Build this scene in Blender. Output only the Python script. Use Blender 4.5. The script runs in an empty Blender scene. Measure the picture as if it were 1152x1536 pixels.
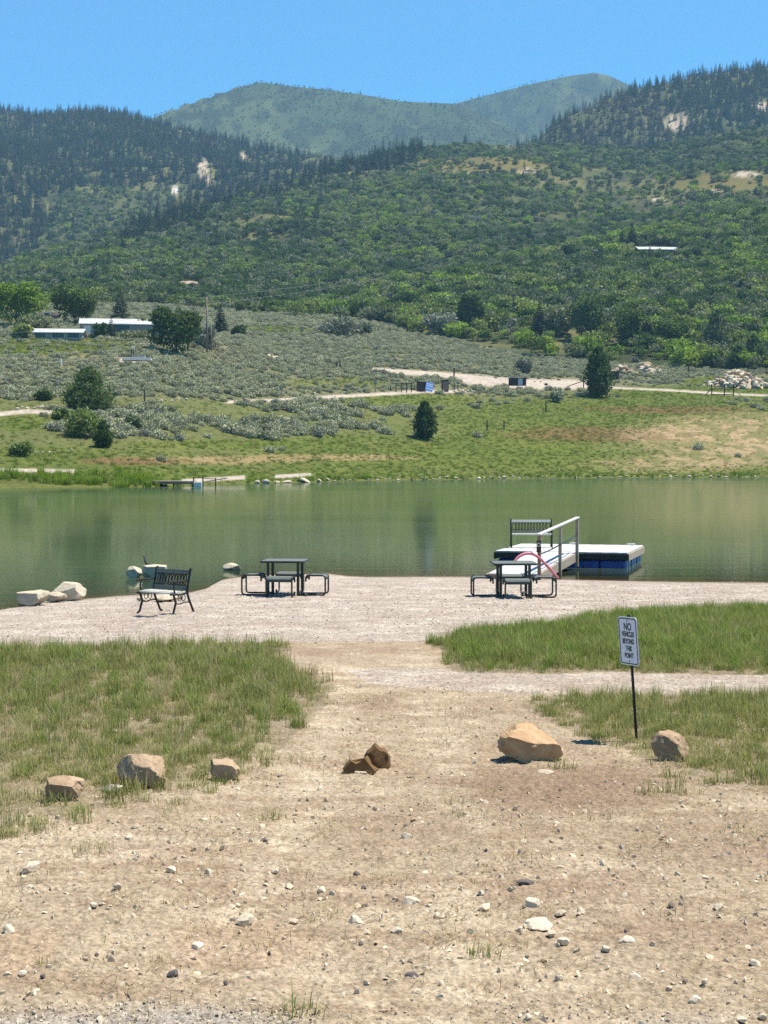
import bpy, bmesh, math, random
import numpy as np
from mathutils import Vector, Matrix, Euler, noise as mnoise
random.seed(7); rng = np.random.default_rng(7)
R = math.radians
scene = bpy.context.scene
COL = scene.collection

# ------------------------------------------------------------------ camera model
F = 2400.0; H = 3.1; PITCH = math.atan(78.0/F); CA, SA = math.cos(PITCH), math.sin(PITCH)
cam_d = bpy.data.cameras.new('camera'); cam = bpy.data.objects.new('camera', cam_d); COL.objects.link(cam)
cam_d.sensor_fit = 'VERTICAL'; cam_d.sensor_height = 36; cam_d.sensor_width = 27; cam_d.lens = F/1536*36
cam_d.clip_start = 0.1; cam_d.clip_end = 30000
cam.location = (0, 0, H); cam.rotation_euler = (math.pi/2-PITCH, 0, 0); scene.camera = cam

def ray(px, py):
    u = (px-576)/F; v = (768-py)/F
    return np.array([u, CA+v*SA, -SA+v*CA])
def slope(py):                       # tan of elevation for a photo row
    v = (768-np.asarray(py, float))/F
    return (v*CA-SA)/(CA+v*SA)
def proj(x, y, z):
    dz = z-H; dep = y*CA-dz*SA; up = y*SA+dz*CA
    return 576+F*x/dep, 768-F*up/dep

# ------------------------------------------------------------------ numeric noise
def _h(i, j, s):
    n = (i.astype(np.int64)*374761393 + j.astype(np.int64)*668265263 + s*1442695041) & 0xffffffff
    n = ((n ^ (n >> 13))*1274126177) & 0xffffffff
    return ((n ^ (n >> 16)) & 0xffff)/65535.0
def vnoise(x, y, s=0):
    x = np.asarray(x, float); y = np.asarray(y, float)
    i = np.floor(x); j = np.floor(y); a = x-i; b = y-j; a = a*a*(3-2*a); b = b*b*(3-2*b)
    i = i.astype(np.int64); j = j.astype(np.int64)
    return (_h(i, j, s)*(1-a)+_h(i+1, j, s)*a)*(1-b)+(_h(i, j+1, s)*(1-a)+_h(i+1, j+1, s)*a)*b
def fbm(x, y, s=0, o=4):
    t = 0; a = .5; n = 0
    for k in range(o):
        t = t+a*vnoise(x*2**k+k*17.3, y*2**k-k*9.1, s+k); n += a; a *= .5
    return t/n
def sstep(a, b, x):
    t = np.clip((np.asarray(x, float)-a)/(b-a), 0, 1); return t*t*(3-2*t)

# ------------------------------------------------------------------ ground heights
def on_plane(px, py, z=0.0):
    r = ray(px, py); t = (z-H)/r[2]; return np.array([r[0]*t, r[1]*t, z])
_sh = [(-420, 960), (-150, 925), (0, 915), (21, 911), (69, 902.5), (121, 899), (174, 894), (208, 892), (288, 888), (312, 882), (335, 869),
       (375, 863), (494, 860.5), (522, 864), (550, 865.2), (690, 864.8), (836, 869), (967, 872), (1152, 874), (1500, 880), (1900, 885)]
_shw = np.array([on_plane(*p)[:2] for p in _sh])
def shore_near(x): return np.interp(x, _shw[:, 0], _shw[:, 1])
def z_near(x, y):
    x = np.asarray(x, float); y = np.asarray(y, float)
    t = shore_near(x)-y
    z = np.interp(t, [-30, -9, 0, 1, 4.5, 9, 12, 26, 35, 44, 60], [-2.5, -.42, 0, .03, .07, .18, .22, .43, .66, .95, 1.4])
    w = sstep(.5, 6, t)
    z = z+w*(.05*(fbm(x*.45, y*.45, 3)-.5)+.02*(fbm(x*2.2, y*2.2, 5)-.5))
    return z
def z_near_fine(x, y):
    t = shore_near(x)-np.asarray(y, float)
    w = sstep(.2, 3, t)
    return z_near(x, y)+w*((.035*(fbm(x*6, y*6, 11, 3)-.5)+.02*(vnoise(x*23, y*23, 14)-.5)+.012*(vnoise(x*55, y*55, 15)-.5))*sstep(.3, 2, t))-.0*t
def gp(px, py):
    r = ray(px, py); lo, hi = 1.0, 60.0
    for k in range(40):
        m = (lo+hi)/2
        if H+r[2]*m > z_near(r[0]*m, r[1]*m): lo = m
        else: hi = m
    return Vector((r[0]*lo, r[1]*lo, float(z_near(r[0]*lo, r[1]*lo))))
def ppm(p): return F/(p.y)               # photo pixels per metre there

_fs = [(-600, 738), (-200, 736), (0, 733), (228, 730.5), (330, 726.5), (450, 724), (520, 722), (700, 719), (900, 717), (1152, 716), (1500, 715), (1900, 714)]
_fsd = np.array([on_plane(*p)[1] for p in _fs]); _fsx = np.array([p[0] for p in _fs], float)
def shore_far(u): return np.interp(u, _fsx, _fsd)
def prof(pts, Ds):
    a = np.array(pts, float); return a[:, 0], a[:, 1], np.array(Ds, float)
LAY = {}
def layer(name, pts, d0, e=1.2, back=.4):   # pts: (px, py, D) ridge line; d0: list of (px, start)
    a = np.array(pts, float); b = np.array(d0, float)
    LAY[name] = (a, b, e, back)
layer('mid', [(-500, 500, 900), (-250, 462, 950), (-100, 428, 1000), (0, 402, 1050), (80, 378, 1080), (150, 357, 1100), (300, 312, 1200), (430, 282, 1300), (500, 252, 1380), (600, 226, 1450),
              (700, 219, 1500), (800, 218, 1500), (900, 222, 1480), (960, 226, 1450), (1000, 218, 1450), (1050, 204, 1450), (1152, 187, 1450), (1300, 170, 1450), (1700, 160, 1450)],
      [(-500, 500), (0, 470), (300, 560), (500, 600), (700, 520), (1200, 480)], 1.12)
layer('spur', [(450, 470, 640), (600, 436, 680), (680, 412, 720), (760, 396, 750), (850, 376, 790), (1000, 343, 840), (1152, 312, 880), (1400, 280, 900), (1700, 270, 900)],
      [(400, 560), (600, 520), (800, 455), (1000, 440), (1200, 440)], 1.05, .25)
layer('right', [(740, 250, 1750), (790, 222, 1780), (820, 192, 1800), (850, 172, 1820), (900, 150, 1850), (960, 130, 1900), (1050, 111, 1950), (1152, 100, 2000), (1300, 94, 2000), (1700, 90, 2000)],
      [(700, 1400), (1200, 1400)], 1.0)
layer('left', [(-500, 140, 2200), (-100, 158, 2200), (0, 164, 2200), (60, 172, 2200), (130, 166, 2200), (190, 170, 2200), (230, 182, 2150), (300, 200, 2100), (350, 212, 2050), (430, 230, 2000),
               (480, 233, 2000), (560, 244, 2000), (650, 285, 2000), (900, 400, 2000)], [(-500, 1050), (300, 1250), (700, 1500)], .9)
layer('far', [(-200, 330, 3300), (100, 235, 3300), (200, 188, 3300), (240, 171, 3300), (300, 149, 3350), (360, 129, 3400), (392, 122, 3400), (440, 128, 3400), (500, 134, 3400), (540, 140, 3400),
              (600, 150, 3400), (680, 154, 3400), (730, 176, 3400), (800, 205, 3400), (1000, 290, 3400)], [(-500, 2100), (1200, 2100)], 1.15)
layer('peak', [(500, 230, 4200), (640, 172, 4200), (680, 153, 4200), (740, 137, 4200), (800, 122, 4200), (850, 111, 4200), (890, 106, 4200), (910, 110, 4200), (940, 124, 4200), (1000, 155, 4200), (1200, 240, 4200)],
      [(-500, 3000), (1200, 3000)], 1.1)
BK = ([-80, -5, 0, 10, 38, 73, 108, 168, 258, 368, 500, 900, 5000], [-5, -.6, 0, 1.0, 5.2, 11, 17.2, 27, 40, 56.5, 66, 90, 150])
def z_far(x, y, want=False):
    x = np.asarray(x, float); y = np.asarray(y, float); u = 576+F*x/y
    s = y-shore_far(u)
    bank = np.interp(s, *BK)
    bank = bank+sstep(8, 60, s)*(1.2*(fbm(x*.03, y*.03, 21)-.5)+.5*(fbm(x*.15, y*.15, 22)-.5))
    zz = [bank]; names = ['bank']
    amp = sstep(300, 1500, y)*.02*y
    gul = fbm(x/150+y/400, y/260, 31, 3)-.5; gul2 = fbm(x/45, y/70, 33, 3)-.5
    for n, (a, b, e, back) in LAY.items():
        D = np.interp(u, a[:, 0], a[:, 2]); py = np.interp(u, a[:, 0], a[:, 1]); d0 = np.interp(u, b[:, 0], b[:, 1])
        zr = H+D*slope(py); zb = np.interp(d0-shore_far(u), *BK)-2
        t = (y-d0)/(D-d0); tc = np.clip(t, 0, 1)
        z = zb+(zr-zb)*tc**e
        edge = np.sin(np.pi*np.clip(tc, 0, 1))
        z = z+edge*(gul*amp*1.6+gul2*amp*.5)
        z = np.where(t > 1, zr-back*(y-D), z); z = np.where(t < 0, -50, z)
        zz.append(z); names.append(n)
    zz = np.array(zz); k = np.argmax(zz, 0)
    return (np.max(zz, 0), k) if want else np.max(zz, 0)
LN = ['bank']+list(LAY)
_ts = np.concatenate([np.linspace(170, 700, 2200), np.geomspace(700.2, 5000, 3500)])
def fp(px, py):                               # first point of the far land seen at a photo pixel
    r = ray(px, py); x = r[0]*_ts; y = r[1]*_ts; z = H+r[2]*_ts
    g = z_far(x, y); hit = np.nonzero(z <= g)[0]
    i = hit[0] if len(hit) else len(_ts)-1
    return Vector((x[i], y[i], float(g[i])))

# ------------------------------------------------------------------ helpers
def tag(o, label=None, cat=None, group=None, kind=None):
    if label: o['label'] = label
    if cat: o['category'] = cat
    if group: o['group'] = group
    if kind: o['kind'] = kind
    return o
def empty(name, loc, rz=0, label=None, cat=None, group=None):
    o = bpy.data.objects.new(name, None); COL.objects.link(o); o.location = loc; o.rotation_euler = (0, 0, rz); o.empty_display_size = .1
    return tag(o, label, cat, group)
class MB:
    def __init__(s): s.v = []; s.f = []; s.m = []; s.mi = 0
    def add(s, vs, fs):
        n = len(s.v); s.v += [tuple(v) for v in vs]; s.f += [tuple(i+n for i in f) for f in fs]; s.m += [s.mi]*len(fs); return s
    def box(s, c, d, rot=(0, 0, 0), M=None):
        m = Matrix.Translation(c) @ Euler(rot).to_matrix().to_4x4()
        if M is not None: m = M @ m
        vs = [m @ Vector((x*d[0]/2, y*d[1]/2, z*d[2]/2)) for x in (-1, 1) for y in (-1, 1) for z in (-1, 1)]
        return s.add(vs, [(0, 1, 3, 2), (4, 6, 7, 5), (0, 4, 5, 1), (2, 3, 7, 6), (0, 2, 6, 4), (1, 5, 7, 3)])
    def bar(s, a, b, w, h):
        a = Vector(a); b = Vector(b); d = (b-a); L = d.length; d.normalize()
        up = Vector((0, 0, 1)) if abs(d.z) < .95 else Vector((0, 1, 0))
        sx = d.cross(up).normalized(); sz = sx.cross(d).normalized()
        vs = [p+sx*i*w/2+sz*j*h/2 for p in (a, b) for i, j in ((-1, -1), (1, -1), (1, 1), (-1, 1))]
        return s.add(vs, [(0, 1, 2, 3), (7, 6, 5, 4), (0, 4, 5, 1), (1, 5, 6, 2), (2, 6, 7, 3), (3, 7, 4, 0)])
    def tube(s, pts, r, n=8, r2=None, closed=False):
        P = [Vector(p) for p in pts]; k = len(P); rings = []; pr = None
        for i in range(k):
            if closed: d = (P[(i+1) % k]-P[i-1])
            else: d = P[min(i+1, k-1)]-P[max(i-1, 0)]
            d.normalize()
            if pr is None:
                up = Vector((0, 0, 1)) if abs(d.z) < .9 else Vector((1, 0, 0)); a = d.cross(up).normalized()
            else: a = (pr-d*pr.dot(d)).normalized()
            pr = a; b = d.cross(a); rr = r if r2 is None else r+(r2-r)*i/max(k-1, 1)
            rings.append([P[i]+(a*math.cos(2*math.pi*j/n)+b*math.sin(2*math.pi*j/n))*rr for j in range(n)])
        vs = [v for g in rings for v in g]; fs = []
        for i in range(k if closed else k-1):
            for j in range(n):
                i2 = (i+1) % k
                fs.append((i*n+j, i*n+(j+1) % n, i2*n+(j+1) % n, i2*n+j))
        if not closed: fs += [tuple(range(n-1, -1, -1)), tuple((k-1)*n+j for j in range(n))]
        return s.add(vs, fs)
    def prism(s, outline, y0, y1):             # outline in x,z
        n = len(outline)
        vs = [(x, y0, z) for x, z in outline]+[(x, y1, z) for x, z in outline]
        return s.add(vs, [tuple(range(n)), tuple(range(2*n-1, n-1, -1))]+[(i, i+n, (i+1) % n+n, (i+1) % n) for i in range(n)])
    def mesh(s, name, mats, smooth=False):
        me = bpy.data.meshes.new(name); me.from_pydata(s.v, [], s.f)
        for m in (mats if isinstance(mats, (list, tuple)) else [mats]): me.materials.append(m)
        me.polygons.foreach_set('material_index', s.m)
        if smooth: me.polygons.foreach_set('use_smooth', [True]*len(s.f))
        me.update(); return me
    def build(s, name, mats, parent=None, loc=None, rz=0, bevel=0, smooth=False):
        o = bpy.data.objects.new(name, s.mesh(name, mats, smooth)); COL.objects.link(o)
        if parent: o.parent = parent
        if loc is not None: o.location = loc; o.rotation_euler = (0, 0, rz)
        if bevel:
            b = o.modifiers.new('bevel', 'BEVEL'); b.width = bevel; b.segments = 2; b.limit_method = 'ANGLE'
        return o
def rounded(pts, r, n=5):                      # polyline with rounded corners
    P = [Vector(p) for p in pts]; out = [P[0]]
    for i in range(1, len(P)-1):
        a = (P[i-1]-P[i]); b = (P[i+1]-P[i]); ra = min(r, a.length*.49, b.length*.49); a.normalize(); b.normalize()
        p0 = P[i]+a*ra; p1 = P[i]+b*ra
        for k in range(n+1):
            t = k/n; out.append(p0*(1-t)**2+P[i]*2*t*(1-t)+p1*t*t)
    out.append(P[-1]); return out
def npmesh(name, v, quads, mats, smooth=True, cols=None):
    me = bpy.data.meshes.new(name)
    v = np.asarray(v, np.float32); quads = np.asarray(quads, np.int32); k = quads.shape[1]
    me.vertices.add(len(v)); me.vertices.foreach_set('co', v.ravel())
    me.loops.add(quads.size); me.loops.foreach_set('vertex_index', quads.ravel())
    me.polygons.add(len(quads)); me.polygons.foreach_set('loop_start', np.arange(0, quads.size, k, dtype=np.int32))
    me.polygons.foreach_set('use_smooth', np.full(len(quads), smooth))
    for m in (mats if isinstance(mats, (list, tuple)) else [mats]): me.materials.append(m)
    me.update(calc_edges=True)
    for nm, c in (cols or {}).items():
        at = me.attributes.new(nm, 'FLOAT_COLOR', 'POINT')
        c4 = np.ones((len(v), 4), np.float32); c4[:, :c.shape[1]] = c; at.data.foreach_set('color', c4.ravel())
    return me
def addobj(name, me, loc=(0, 0, 0), parent=None):
    o = bpy.data.objects.new(name, me); COL.objects.link(o); o.location = loc
    if parent: o.parent = parent
    return o

# ------------------------------------------------------------------ node materials
class NT:
    def __init__(s, name):
        s.m = bpy.data.materials.new(name); s.m.use_nodes = True; s.t = s.m.node_tree; s.t.nodes.clear()
        s.out = s.t.nodes.new('ShaderNodeOutputMaterial')
    def n(s, typ, _in=None, **kw):
        k = s.t.nodes.new('ShaderNode'+typ)
        for a, b in kw.items(): setattr(k, a, b)
        for a, b in (_in or {}).items(): s.put(k.inputs[a], b)
        return k
    def put(s, sock, v):
        if isinstance(v, bpy.types.NodeSocket): s.t.links.new(v, sock)
        elif hasattr(v, 'outputs'): s.t.links.new(v.outputs[0], sock)
        else: sock.default_value = v
    def tex(s, scale, detail=4, rough=.6, obj=False, vec=None, dist=0):
        if vec is None:
            tc = s.n('TexCoord'); vec = tc.outputs['Object']
        return s.n('TexNoise', {'Vector': vec, 'Scale': scale, 'Detail': detail, 'Roughness': rough, 'Distortion': dist}).outputs['Fac']
    def ramp(s, fac, stops, interp='LINEAR'):
        r = s.n('ValToRGB', {'Fac': fac}); cr = r.color_ramp; cr.interpolation = interp
        while len(cr.elements) < len(stops): cr.elements.new(.5)
        for e, (p, c) in zip(cr.elements, stops):
            e.position = p; e.color = (c, c, c, 1) if isinstance(c, (int, float)) else (*c, 1)
        return r.outputs['Color']
    def mix(s, fac, a, b, mode='MIX'):
        k = s.n('Mix', data_type='RGBA', blend_type=mode)
        s.put(k.inputs[0], fac); s.put(k.inputs[6], (*a, 1) if isinstance(a, tuple) and len(a) == 3 else a); s.put(k.inputs[7], (*b, 1) if isinstance(b, tuple) and len(b) == 3 else b)
        return k.outputs[2]
    def math(s, op, a, b=0.0):
        k = s.n('Math', operation=op); s.put(k.inputs[0], a); s.put(k.inputs[1], b); return k.outputs[0]
    def bump(s, h, strength=.5, dist=.02, nrm=None):
        k = s.n('Bump', {'Height': h, 'Strength': strength, 'Distance': dist})
        if nrm is not None: s.put(k.inputs['Normal'], nrm)
        return k.outputs[0]
    def principled(s, col, rough=.8, bump=None, metal=0, spec=.3):
        p = s.n('BsdfPrincipled', {'Roughness': rough, 'Metallic': metal, 'Specular IOR Level': spec})
        s.put(p.inputs['Base Color'], (*col, 1) if isinstance(col, tuple) and len(col) == 3 else col)
        if bump is not None: s.put(p.inputs['Normal'], bump)
        s.t.links.new(p.outputs[0], s.out.inputs[0]); return s.m
def mat_paint(name, c, rough=.5, metal=0, var=.15, scale=8, spec=.4, bs=.15):
    t = NT(name); f = t.tex(scale, 5, .65)
    c2 = tuple(x*(1-var) for x in c); c3 = tuple(min(1, x*(1+var)) for x in c)
    return t.principled(t.ramp(f, [(.3, c2), (.7, c3)]), rough, t.bump(t.tex(scale*6, 3), bs, .004), metal, spec)
def mat_wood(name, c, dark=.55, rough=.8):
    t = NT(name); tc = t.n('TexCoord')
    mp = t.n('Mapping', {'Vector': tc.outputs['Object'], 'Scale': (3, 3, 22)}); mp2 = t.n('Mapping', {'Vector': tc.outputs['Object'], 'Scale': (22, 22, 3)})
    f = t.tex(2, 6, .7, vec=mp.outputs[0], dist=.4); g = t.tex(1.3, 4)
    col = t.ramp(f, [(.25, tuple(x*dark for x in c)), (.7, c)])
    col = t.mix(t.ramp(g, [(.4, 0), (.75, .35)]), col, tuple(x*.6 for x in c))
    return t.principled(col, rough, t.bump(f, .3, .006), 0, .2)
def mat_rock(name, a, b, c, scale=3, bd=.03):
    t = NT(name); f = t.tex(scale, 8, .65, dist=.6); g = t.tex(scale*.5, 3); h = t.tex(scale*9, 5, .7)
    col = t.ramp(f, [(.28, a), (.5, b), (.75, c)])
    col = t.mix(t.ramp(h, [(.45, 0), (.75, .5)]), col, tuple(x*.45 for x in b))
    oi = t.n('ObjectInfo'); col = t.mix(t.math('MULTIPLY', oi.outputs['Random'], .3), col, tuple(min(1, x*1.25) for x in c))
    hh = t.math('ADD', f, t.math('MULTIPLY', h, .5))
    return t.principled(col, .92, t.bump(hh, .9, bd), 0, .15)
def mat_leaf(name, stops, trans=.3, rnd=.5, leafv=.5):
    t = NT(name); oi = t.n('ObjectInfo'); at = t.n('Attribute', attribute_name='lv')
    f = t.math('ADD', t.math('MULTIPLY', oi.outputs['Random'], rnd), t.math('MULTIPLY', at.outputs['Fac'], leafv))
    col = t.ramp(f, stops)
    d = t.n('BsdfDiffuse', {'Color': col}); tr = t.n('BsdfTranslucent', {'Color': t.mix(.5, col, t.mix(1, col, (1.25, 1.3, .55), 'MULTIPLY'))})
    mx = t.n('MixShader', {'Fac': trans}); t.put(mx.inputs[1], d); t.put(mx.inputs[2], tr)
    t.t.links.new(mx.outputs[0], t.out.inputs[0]); return t.m
M = {}
M['iron'] = mat_paint('dark_iron', (.018, .016, .015), .45, .3)
M['steel'] = mat_paint('black_coated_steel', (.012, .016, .015), .4, 0, .3, 10, .5)
M['plate'] = mat_paint('grey_green_coating', (.12, .135, .12), .75, 0, .15, 14, .2)
M['slat'] = mat_wood('cream_slats', (.74, .70, .60), .8)
M['deckwood'] = mat_wood('bleached_boards', (.56, .545, .51), .8)
M['timber'] = mat_wood('weathered_timber', (.45, .365, .27), .5)
M['timber_brown'] = mat_wood('brown_timber', (.30, .21, .15), .5)
M['fascia'] = mat_wood('shaded_boards', (.075, .062, .05), .5)  # dock edge timber darkened: shade on its unlit sides put into the colour
M['timber_dark'] = mat_wood('dark_timber', (.07, .05, .04), .5)
M['blue'] = mat_paint('blue_plastic', (.012, .06, .30), .3, 0, .2, 4, .5)
M['red'] = mat_paint('faded_red_foam', (.55, .17, .21), .55, 0, .12, 6)
M['white'] = mat_paint('white_paint', (.66, .62, .55), .5, 0, .06, 6)
M['signface'] = mat_paint('sign_face', (.72, .72, .80), .4, 0, .04, 9)
M['black'] = mat_paint('black_print', (.012, .012, .014), .5, 0, .2, 20)
M['roofwhite'] = mat_paint('pale_metal_roof', (.46, .45, .43), .5, 0, .06, 1)
M['wallgrey'] = mat_paint('grey_metal_wall', (.25, .25, .24), .6, 0, .12, .6)
M['brown'] = mat_paint('dark_brown_board', (.055, .03, .025), .7, 0, .2, 3)
M['bluepanel'] = mat_paint('blue_panel', (.09, .22, .55), .4, 0, .15, 3)
M['paper'] = mat_paint('pale_notice', (.55, .57, .6), .6)
M['glass'] = mat_paint('dark_window', (.03, .04, .05), .15, 0, .2, 3)
M['wire'] = mat_paint('grey_wire', (.22, .24, .25), .6)
M['bird'] = mat_paint('dark_plumage', (.02, .018, .018), .6)
M['bark'] = mat_wood('bark', (.14, .11, .09), .5, .95)
M['sand1'] = mat_rock('tan_sandstone', (.17, .11, .065), (.36, .25, .155), (.54, .41, .275))
M['sand2'] = mat_rock('orange_sandstone', (.24, .13, .06), (.46, .285, .155), (.60, .43, .265))
M['sand3'] = mat_rock('brown_sandstone', (.07, .038, .015), (.13, .072, .03), (.22, .13, .06))
M['lime'] = mat_rock('cream_limestone', (.26, .21, .14), (.46, .385, .28), (.62, .54, .41))
M['pebble'] = mat_rock('pale_pebble', (.34, .27, .18), (.54, .45, .33), (.70, .61, .47), 14, .004)
M['darkstone'] = mat_rock('dark_stone', (.06, .05, .045), (.11, .095, .085), (.2, .17, .15), 10, .005)
M['buff'] = mat_rock('buff_stone', (.30, .22, .15), (.46, .37, .27), (.6, .51, .40), 10, .005)
M['oak'] = mat_leaf('oak_leaves', [(.1, (.07, .105, .03)), (.5, (.16, .21, .062)), (.95, (.31, .345, .12))], .22, .6, .45)
M['oak2'] = mat_leaf('bright_leaves', [(.1, (0.116, 0.189, 0.029)), (.5, (0.217, 0.304, 0.052)), (.9, (0.319, 0.406, 0.087))])
M['scrub'] = mat_leaf('scrub_leaves', [(.05, (.05, .068, .04)), (.45, (.13, .158, .085)), (.95, (.27, .285, .16))], .2, .7, .4)
M['juniper'] = mat_leaf('juniper_leaves', [(.1, (.045, .075, .026)), (.5, (.085, .13, .045)), (.9, (.155, .205, .075))], .28)
M['conifer'] = mat_leaf('conifer_needles', [(.1, (.032, .046, .032)), (.55, (.06, .082, .05)), (.9, (.11, .13, .075))], .12)
M['deadfir'] = mat_leaf('dead_needles', [(.1, (0.103, 0.075, 0.057)), (.6, (0.172, 0.127, 0.103)), (.9, (0.230, 0.184, 0.149))], .1)
M['sage'] = mat_leaf('sage_leaves', [(.05, (.23, .235, .15)), (.5, (.36, .365, .235)), (.95, (.47, .46, .31))], .12, .6, .35)
M['greysh'] = mat_leaf('grey_twigs', [(.05, (0.154, 0.154, 0.126)), (.5, (0.224, 0.231, 0.182)), (.95, (0.308, 0.308, 0.238))], .15)
M['grass'] = mat_leaf('grass_blades', [(.05, (.14, .16, .042)), (.5, (.26, .27, .095)), (.8, (.38, .36, .165)), (1, (.58, .49, .28))], .35, .55, .45)
M['grassgreen'] = mat_leaf('green_blades', [(.05, (.10, .165, .03)), (.5, (.20, .275, .062)), (.8, (.30, .345, .11)), (1, (.48, .43, .22))], .35, .55, .45)
M['grassdry'] = mat_leaf('dry_blades', [(.05, (.22, .22, .09)), (.5, (.40, .35, .19)), (.95, (.62, .53, .36))], .3)
M['reed'] = mat_leaf('reed_blades', [(.05, (.11, .18, .02)), (.5, (.19, .27, .03)), (.95, (.30, .36, .07))], .35)
M['meadow'] = mat_leaf('meadow_blades', [(.05, (.09, .14, .018)), (.5, (.14, .20, .032)), (.95, (.22, .26, .06))], .3)
M['straw'] = mat_leaf('straw_blades', [(.05, (.24, .19, .10)), (.5, (.36, .28, .16)), (.95, (.50, .41, .26))], .25)

def pip(px, py, poly):
    ins = np.zeros(np.shape(px), bool); n = len(poly)
    for i in range(n):
        x1, y1 = poly[i]; x2, y2 = poly[(i+1) % n]
        c = ((y1 > py) != (y2 > py)) & (px < (x2-x1)*(py-y1)/((y2-y1) if y2 != y1 else 1e-9)+x1)
        ins ^= c
    return ins
# regions of the near ground (photo pixels, read once and turned into fixed ground areas)
G_LEFT = [(-700, 985), (0, 975), (150, 972), (300, 966), (440, 963), (425, 985), (455, 1008), (495, 1025), (498, 1055), (470, 1090), (420, 1125), (330, 1150), (200, 1195), (60, 1225), (0, 1245), (-700, 1420)]
G_LEFT_D = [(-700, 985), (0, 975), (150, 972), (300, 966), (440, 963), (425, 985), (455, 1008), (495, 1025), (495, 1055), (455, 1085), (380, 1100), (250, 1115), (120, 1130), (0, 1150), (-700, 1230)]
G_RIGHT = [(632, 961), (700, 953), (780, 944), (850, 934), (900, 925), (1000, 918), (1152, 914), (1900, 905), (1900, 1012), (1152, 1013), (900, 1010), (700, 1008), (655, 995), (668, 978)]
G_STRIP = [(762, 1052), (830, 1040), (950, 1040), (1152, 1040), (1900, 1045), (1900, 1260), (1300, 1240), (1152, 1195), (1050, 1165), (950, 1128), (880, 1110), (800, 1072)]
G_BEACH = [(-900, 700), (2200, 700), (2200, 905), (1152, 914), (900, 925), (780, 944), (632, 961), (440, 963), (300, 966), (0, 975), (-700, 985), (-900, 985)]
G_PATH = [(650, 1002), (760, 1010), (1152, 1013), (1900, 1012), (1900, 1045), (1152, 1040), (830, 1040), (700, 1040), (560, 1025), (520, 1005)]
def spine(px, py, pts, w):
    d = np.full(np.shape(px), 1e9)
    for (x1, y1), (x2, y2) in zip(pts, pts[1:]):
        dx, dy = x2-x1, y2-y1; t = np.clip(((px-x1)*dx+(py-y1)*dy)/(dx*dx+dy*dy), 0, 1)
        d = np.minimum(d, np.hypot(px-x1-t*dx, py-y1-t*dy))
    return 1-sstep(w*.6, w*1.4, d)
def ell(px, py, cx, cy, rx, ry): return 1-sstep(.55, 1.25, np.hypot((px-cx)/rx, (py-cy)/ry))
def lerp(a, b, f): return a+(np.asarray(b)-a)*f[..., None]
def near_color(x, y, z):
    px, py = proj(x, y, z)
    k = np.clip(F/y/100, .3, 4)
    px = px+40*k*(fbm(x*1.1, y*1.1, 41)-.5)+14*k*(fbm(x*5, y*5, 45)-.5); py = py+9*k*(fbm(x*1.3+9, y*1.3, 43)-.5)
    c = np.zeros(np.shape(x)+(3,))+np.array([.445, .365, .262])
    n1 = fbm(x*.7, y*1.1, 51); n2 = fbm(x*2.3, y*3.5, 53)
    c = lerp(c, (.37, .28, .20), sstep(.50, .72, n1)*.75)
    c = lerp(c, (.58, .485, .355), sstep(.5, .75, n2)*.55)
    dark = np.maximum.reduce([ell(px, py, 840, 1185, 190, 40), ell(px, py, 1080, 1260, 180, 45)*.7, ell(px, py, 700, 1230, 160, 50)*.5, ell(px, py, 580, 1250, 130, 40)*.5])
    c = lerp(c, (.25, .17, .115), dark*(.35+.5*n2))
    c = lerp(c, (.62, .53, .40), np.maximum(ell(px, py, 90, 1290, 300, 60)*.5, ell(px, py, 380, 1440, 240, 60)*.5)*n2)
    orange = np.maximum(ell(px, py, 370, 1410, 130, 45), ell(px, py, 20, 1430, 70, 40))
    c = lerp(c, (.48, .34, .235), orange*.4)
    ruts = np.maximum(spine(px, py, [(520, 1010), (500, 1110), (430, 1250), (330, 1400), (250, 1560)], 30), spine(px, py, [(620, 1010), (660, 1120), (700, 1250), (700, 1400), (660, 1560)], 30))
    c = lerp(c, (.66, .57, .43), ruts*.45*sstep(.3, .6, n2)); c = lerp(c, (.33, .24, .16), sstep(.56, .66, fbm(x*1.1, y*5, 63, 3))*.45)
    gl = pip(px, py, G_LEFT)*1.; gr = pip(px, py, G_RIGHT)*1.; gs = pip(px, py, G_STRIP)*1.
    soil = np.maximum(np.maximum(gl, gs)*.65, np.maximum(pip(px, py, G_LEFT_D)*.9, gr))
    c = lerp(c, (.22, .19, .115), soil*.7)
    b = np.maximum(pip(px, py, G_BEACH), pip(px, py, G_PATH)*.8)
    bc = np.zeros_like(c)+np.array([.47, .41, .355]); bc = lerp(bc, (.59, .53, .465), sstep(.45, .7, n2)); bc = lerp(bc, (.42, .34, .29), sstep(.55, .75, fbm(x*.9, y*1.6, 57))*.6)
    c = c+(bc-c)*b[..., None]
    gv = sstep(1500, 1535, py+60*(fbm(x*1.5, y*1.5, 59)-.5))*.8
    gv = gv*(1-sstep(330, 520, px)+.5*sstep(930, 1000, px)*(1-sstep(1040, 1100, px)))
    c = lerp(c, (.44, .41, .37), gv)
    t = shore_near(x)-y
    c = lerp(c, (.30, .235, .185), 1-sstep(-.1, 1.0, t+.5*(fbm(x*.8, y*.8, 61)-.5)))
    c = lerp(c, (.17, .125, .085), 1-sstep(-2.5, -.1, t))
    grav = np.clip(b+gv, 0, 1)
    return np.clip(c, .01, .9), grav, soil
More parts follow.
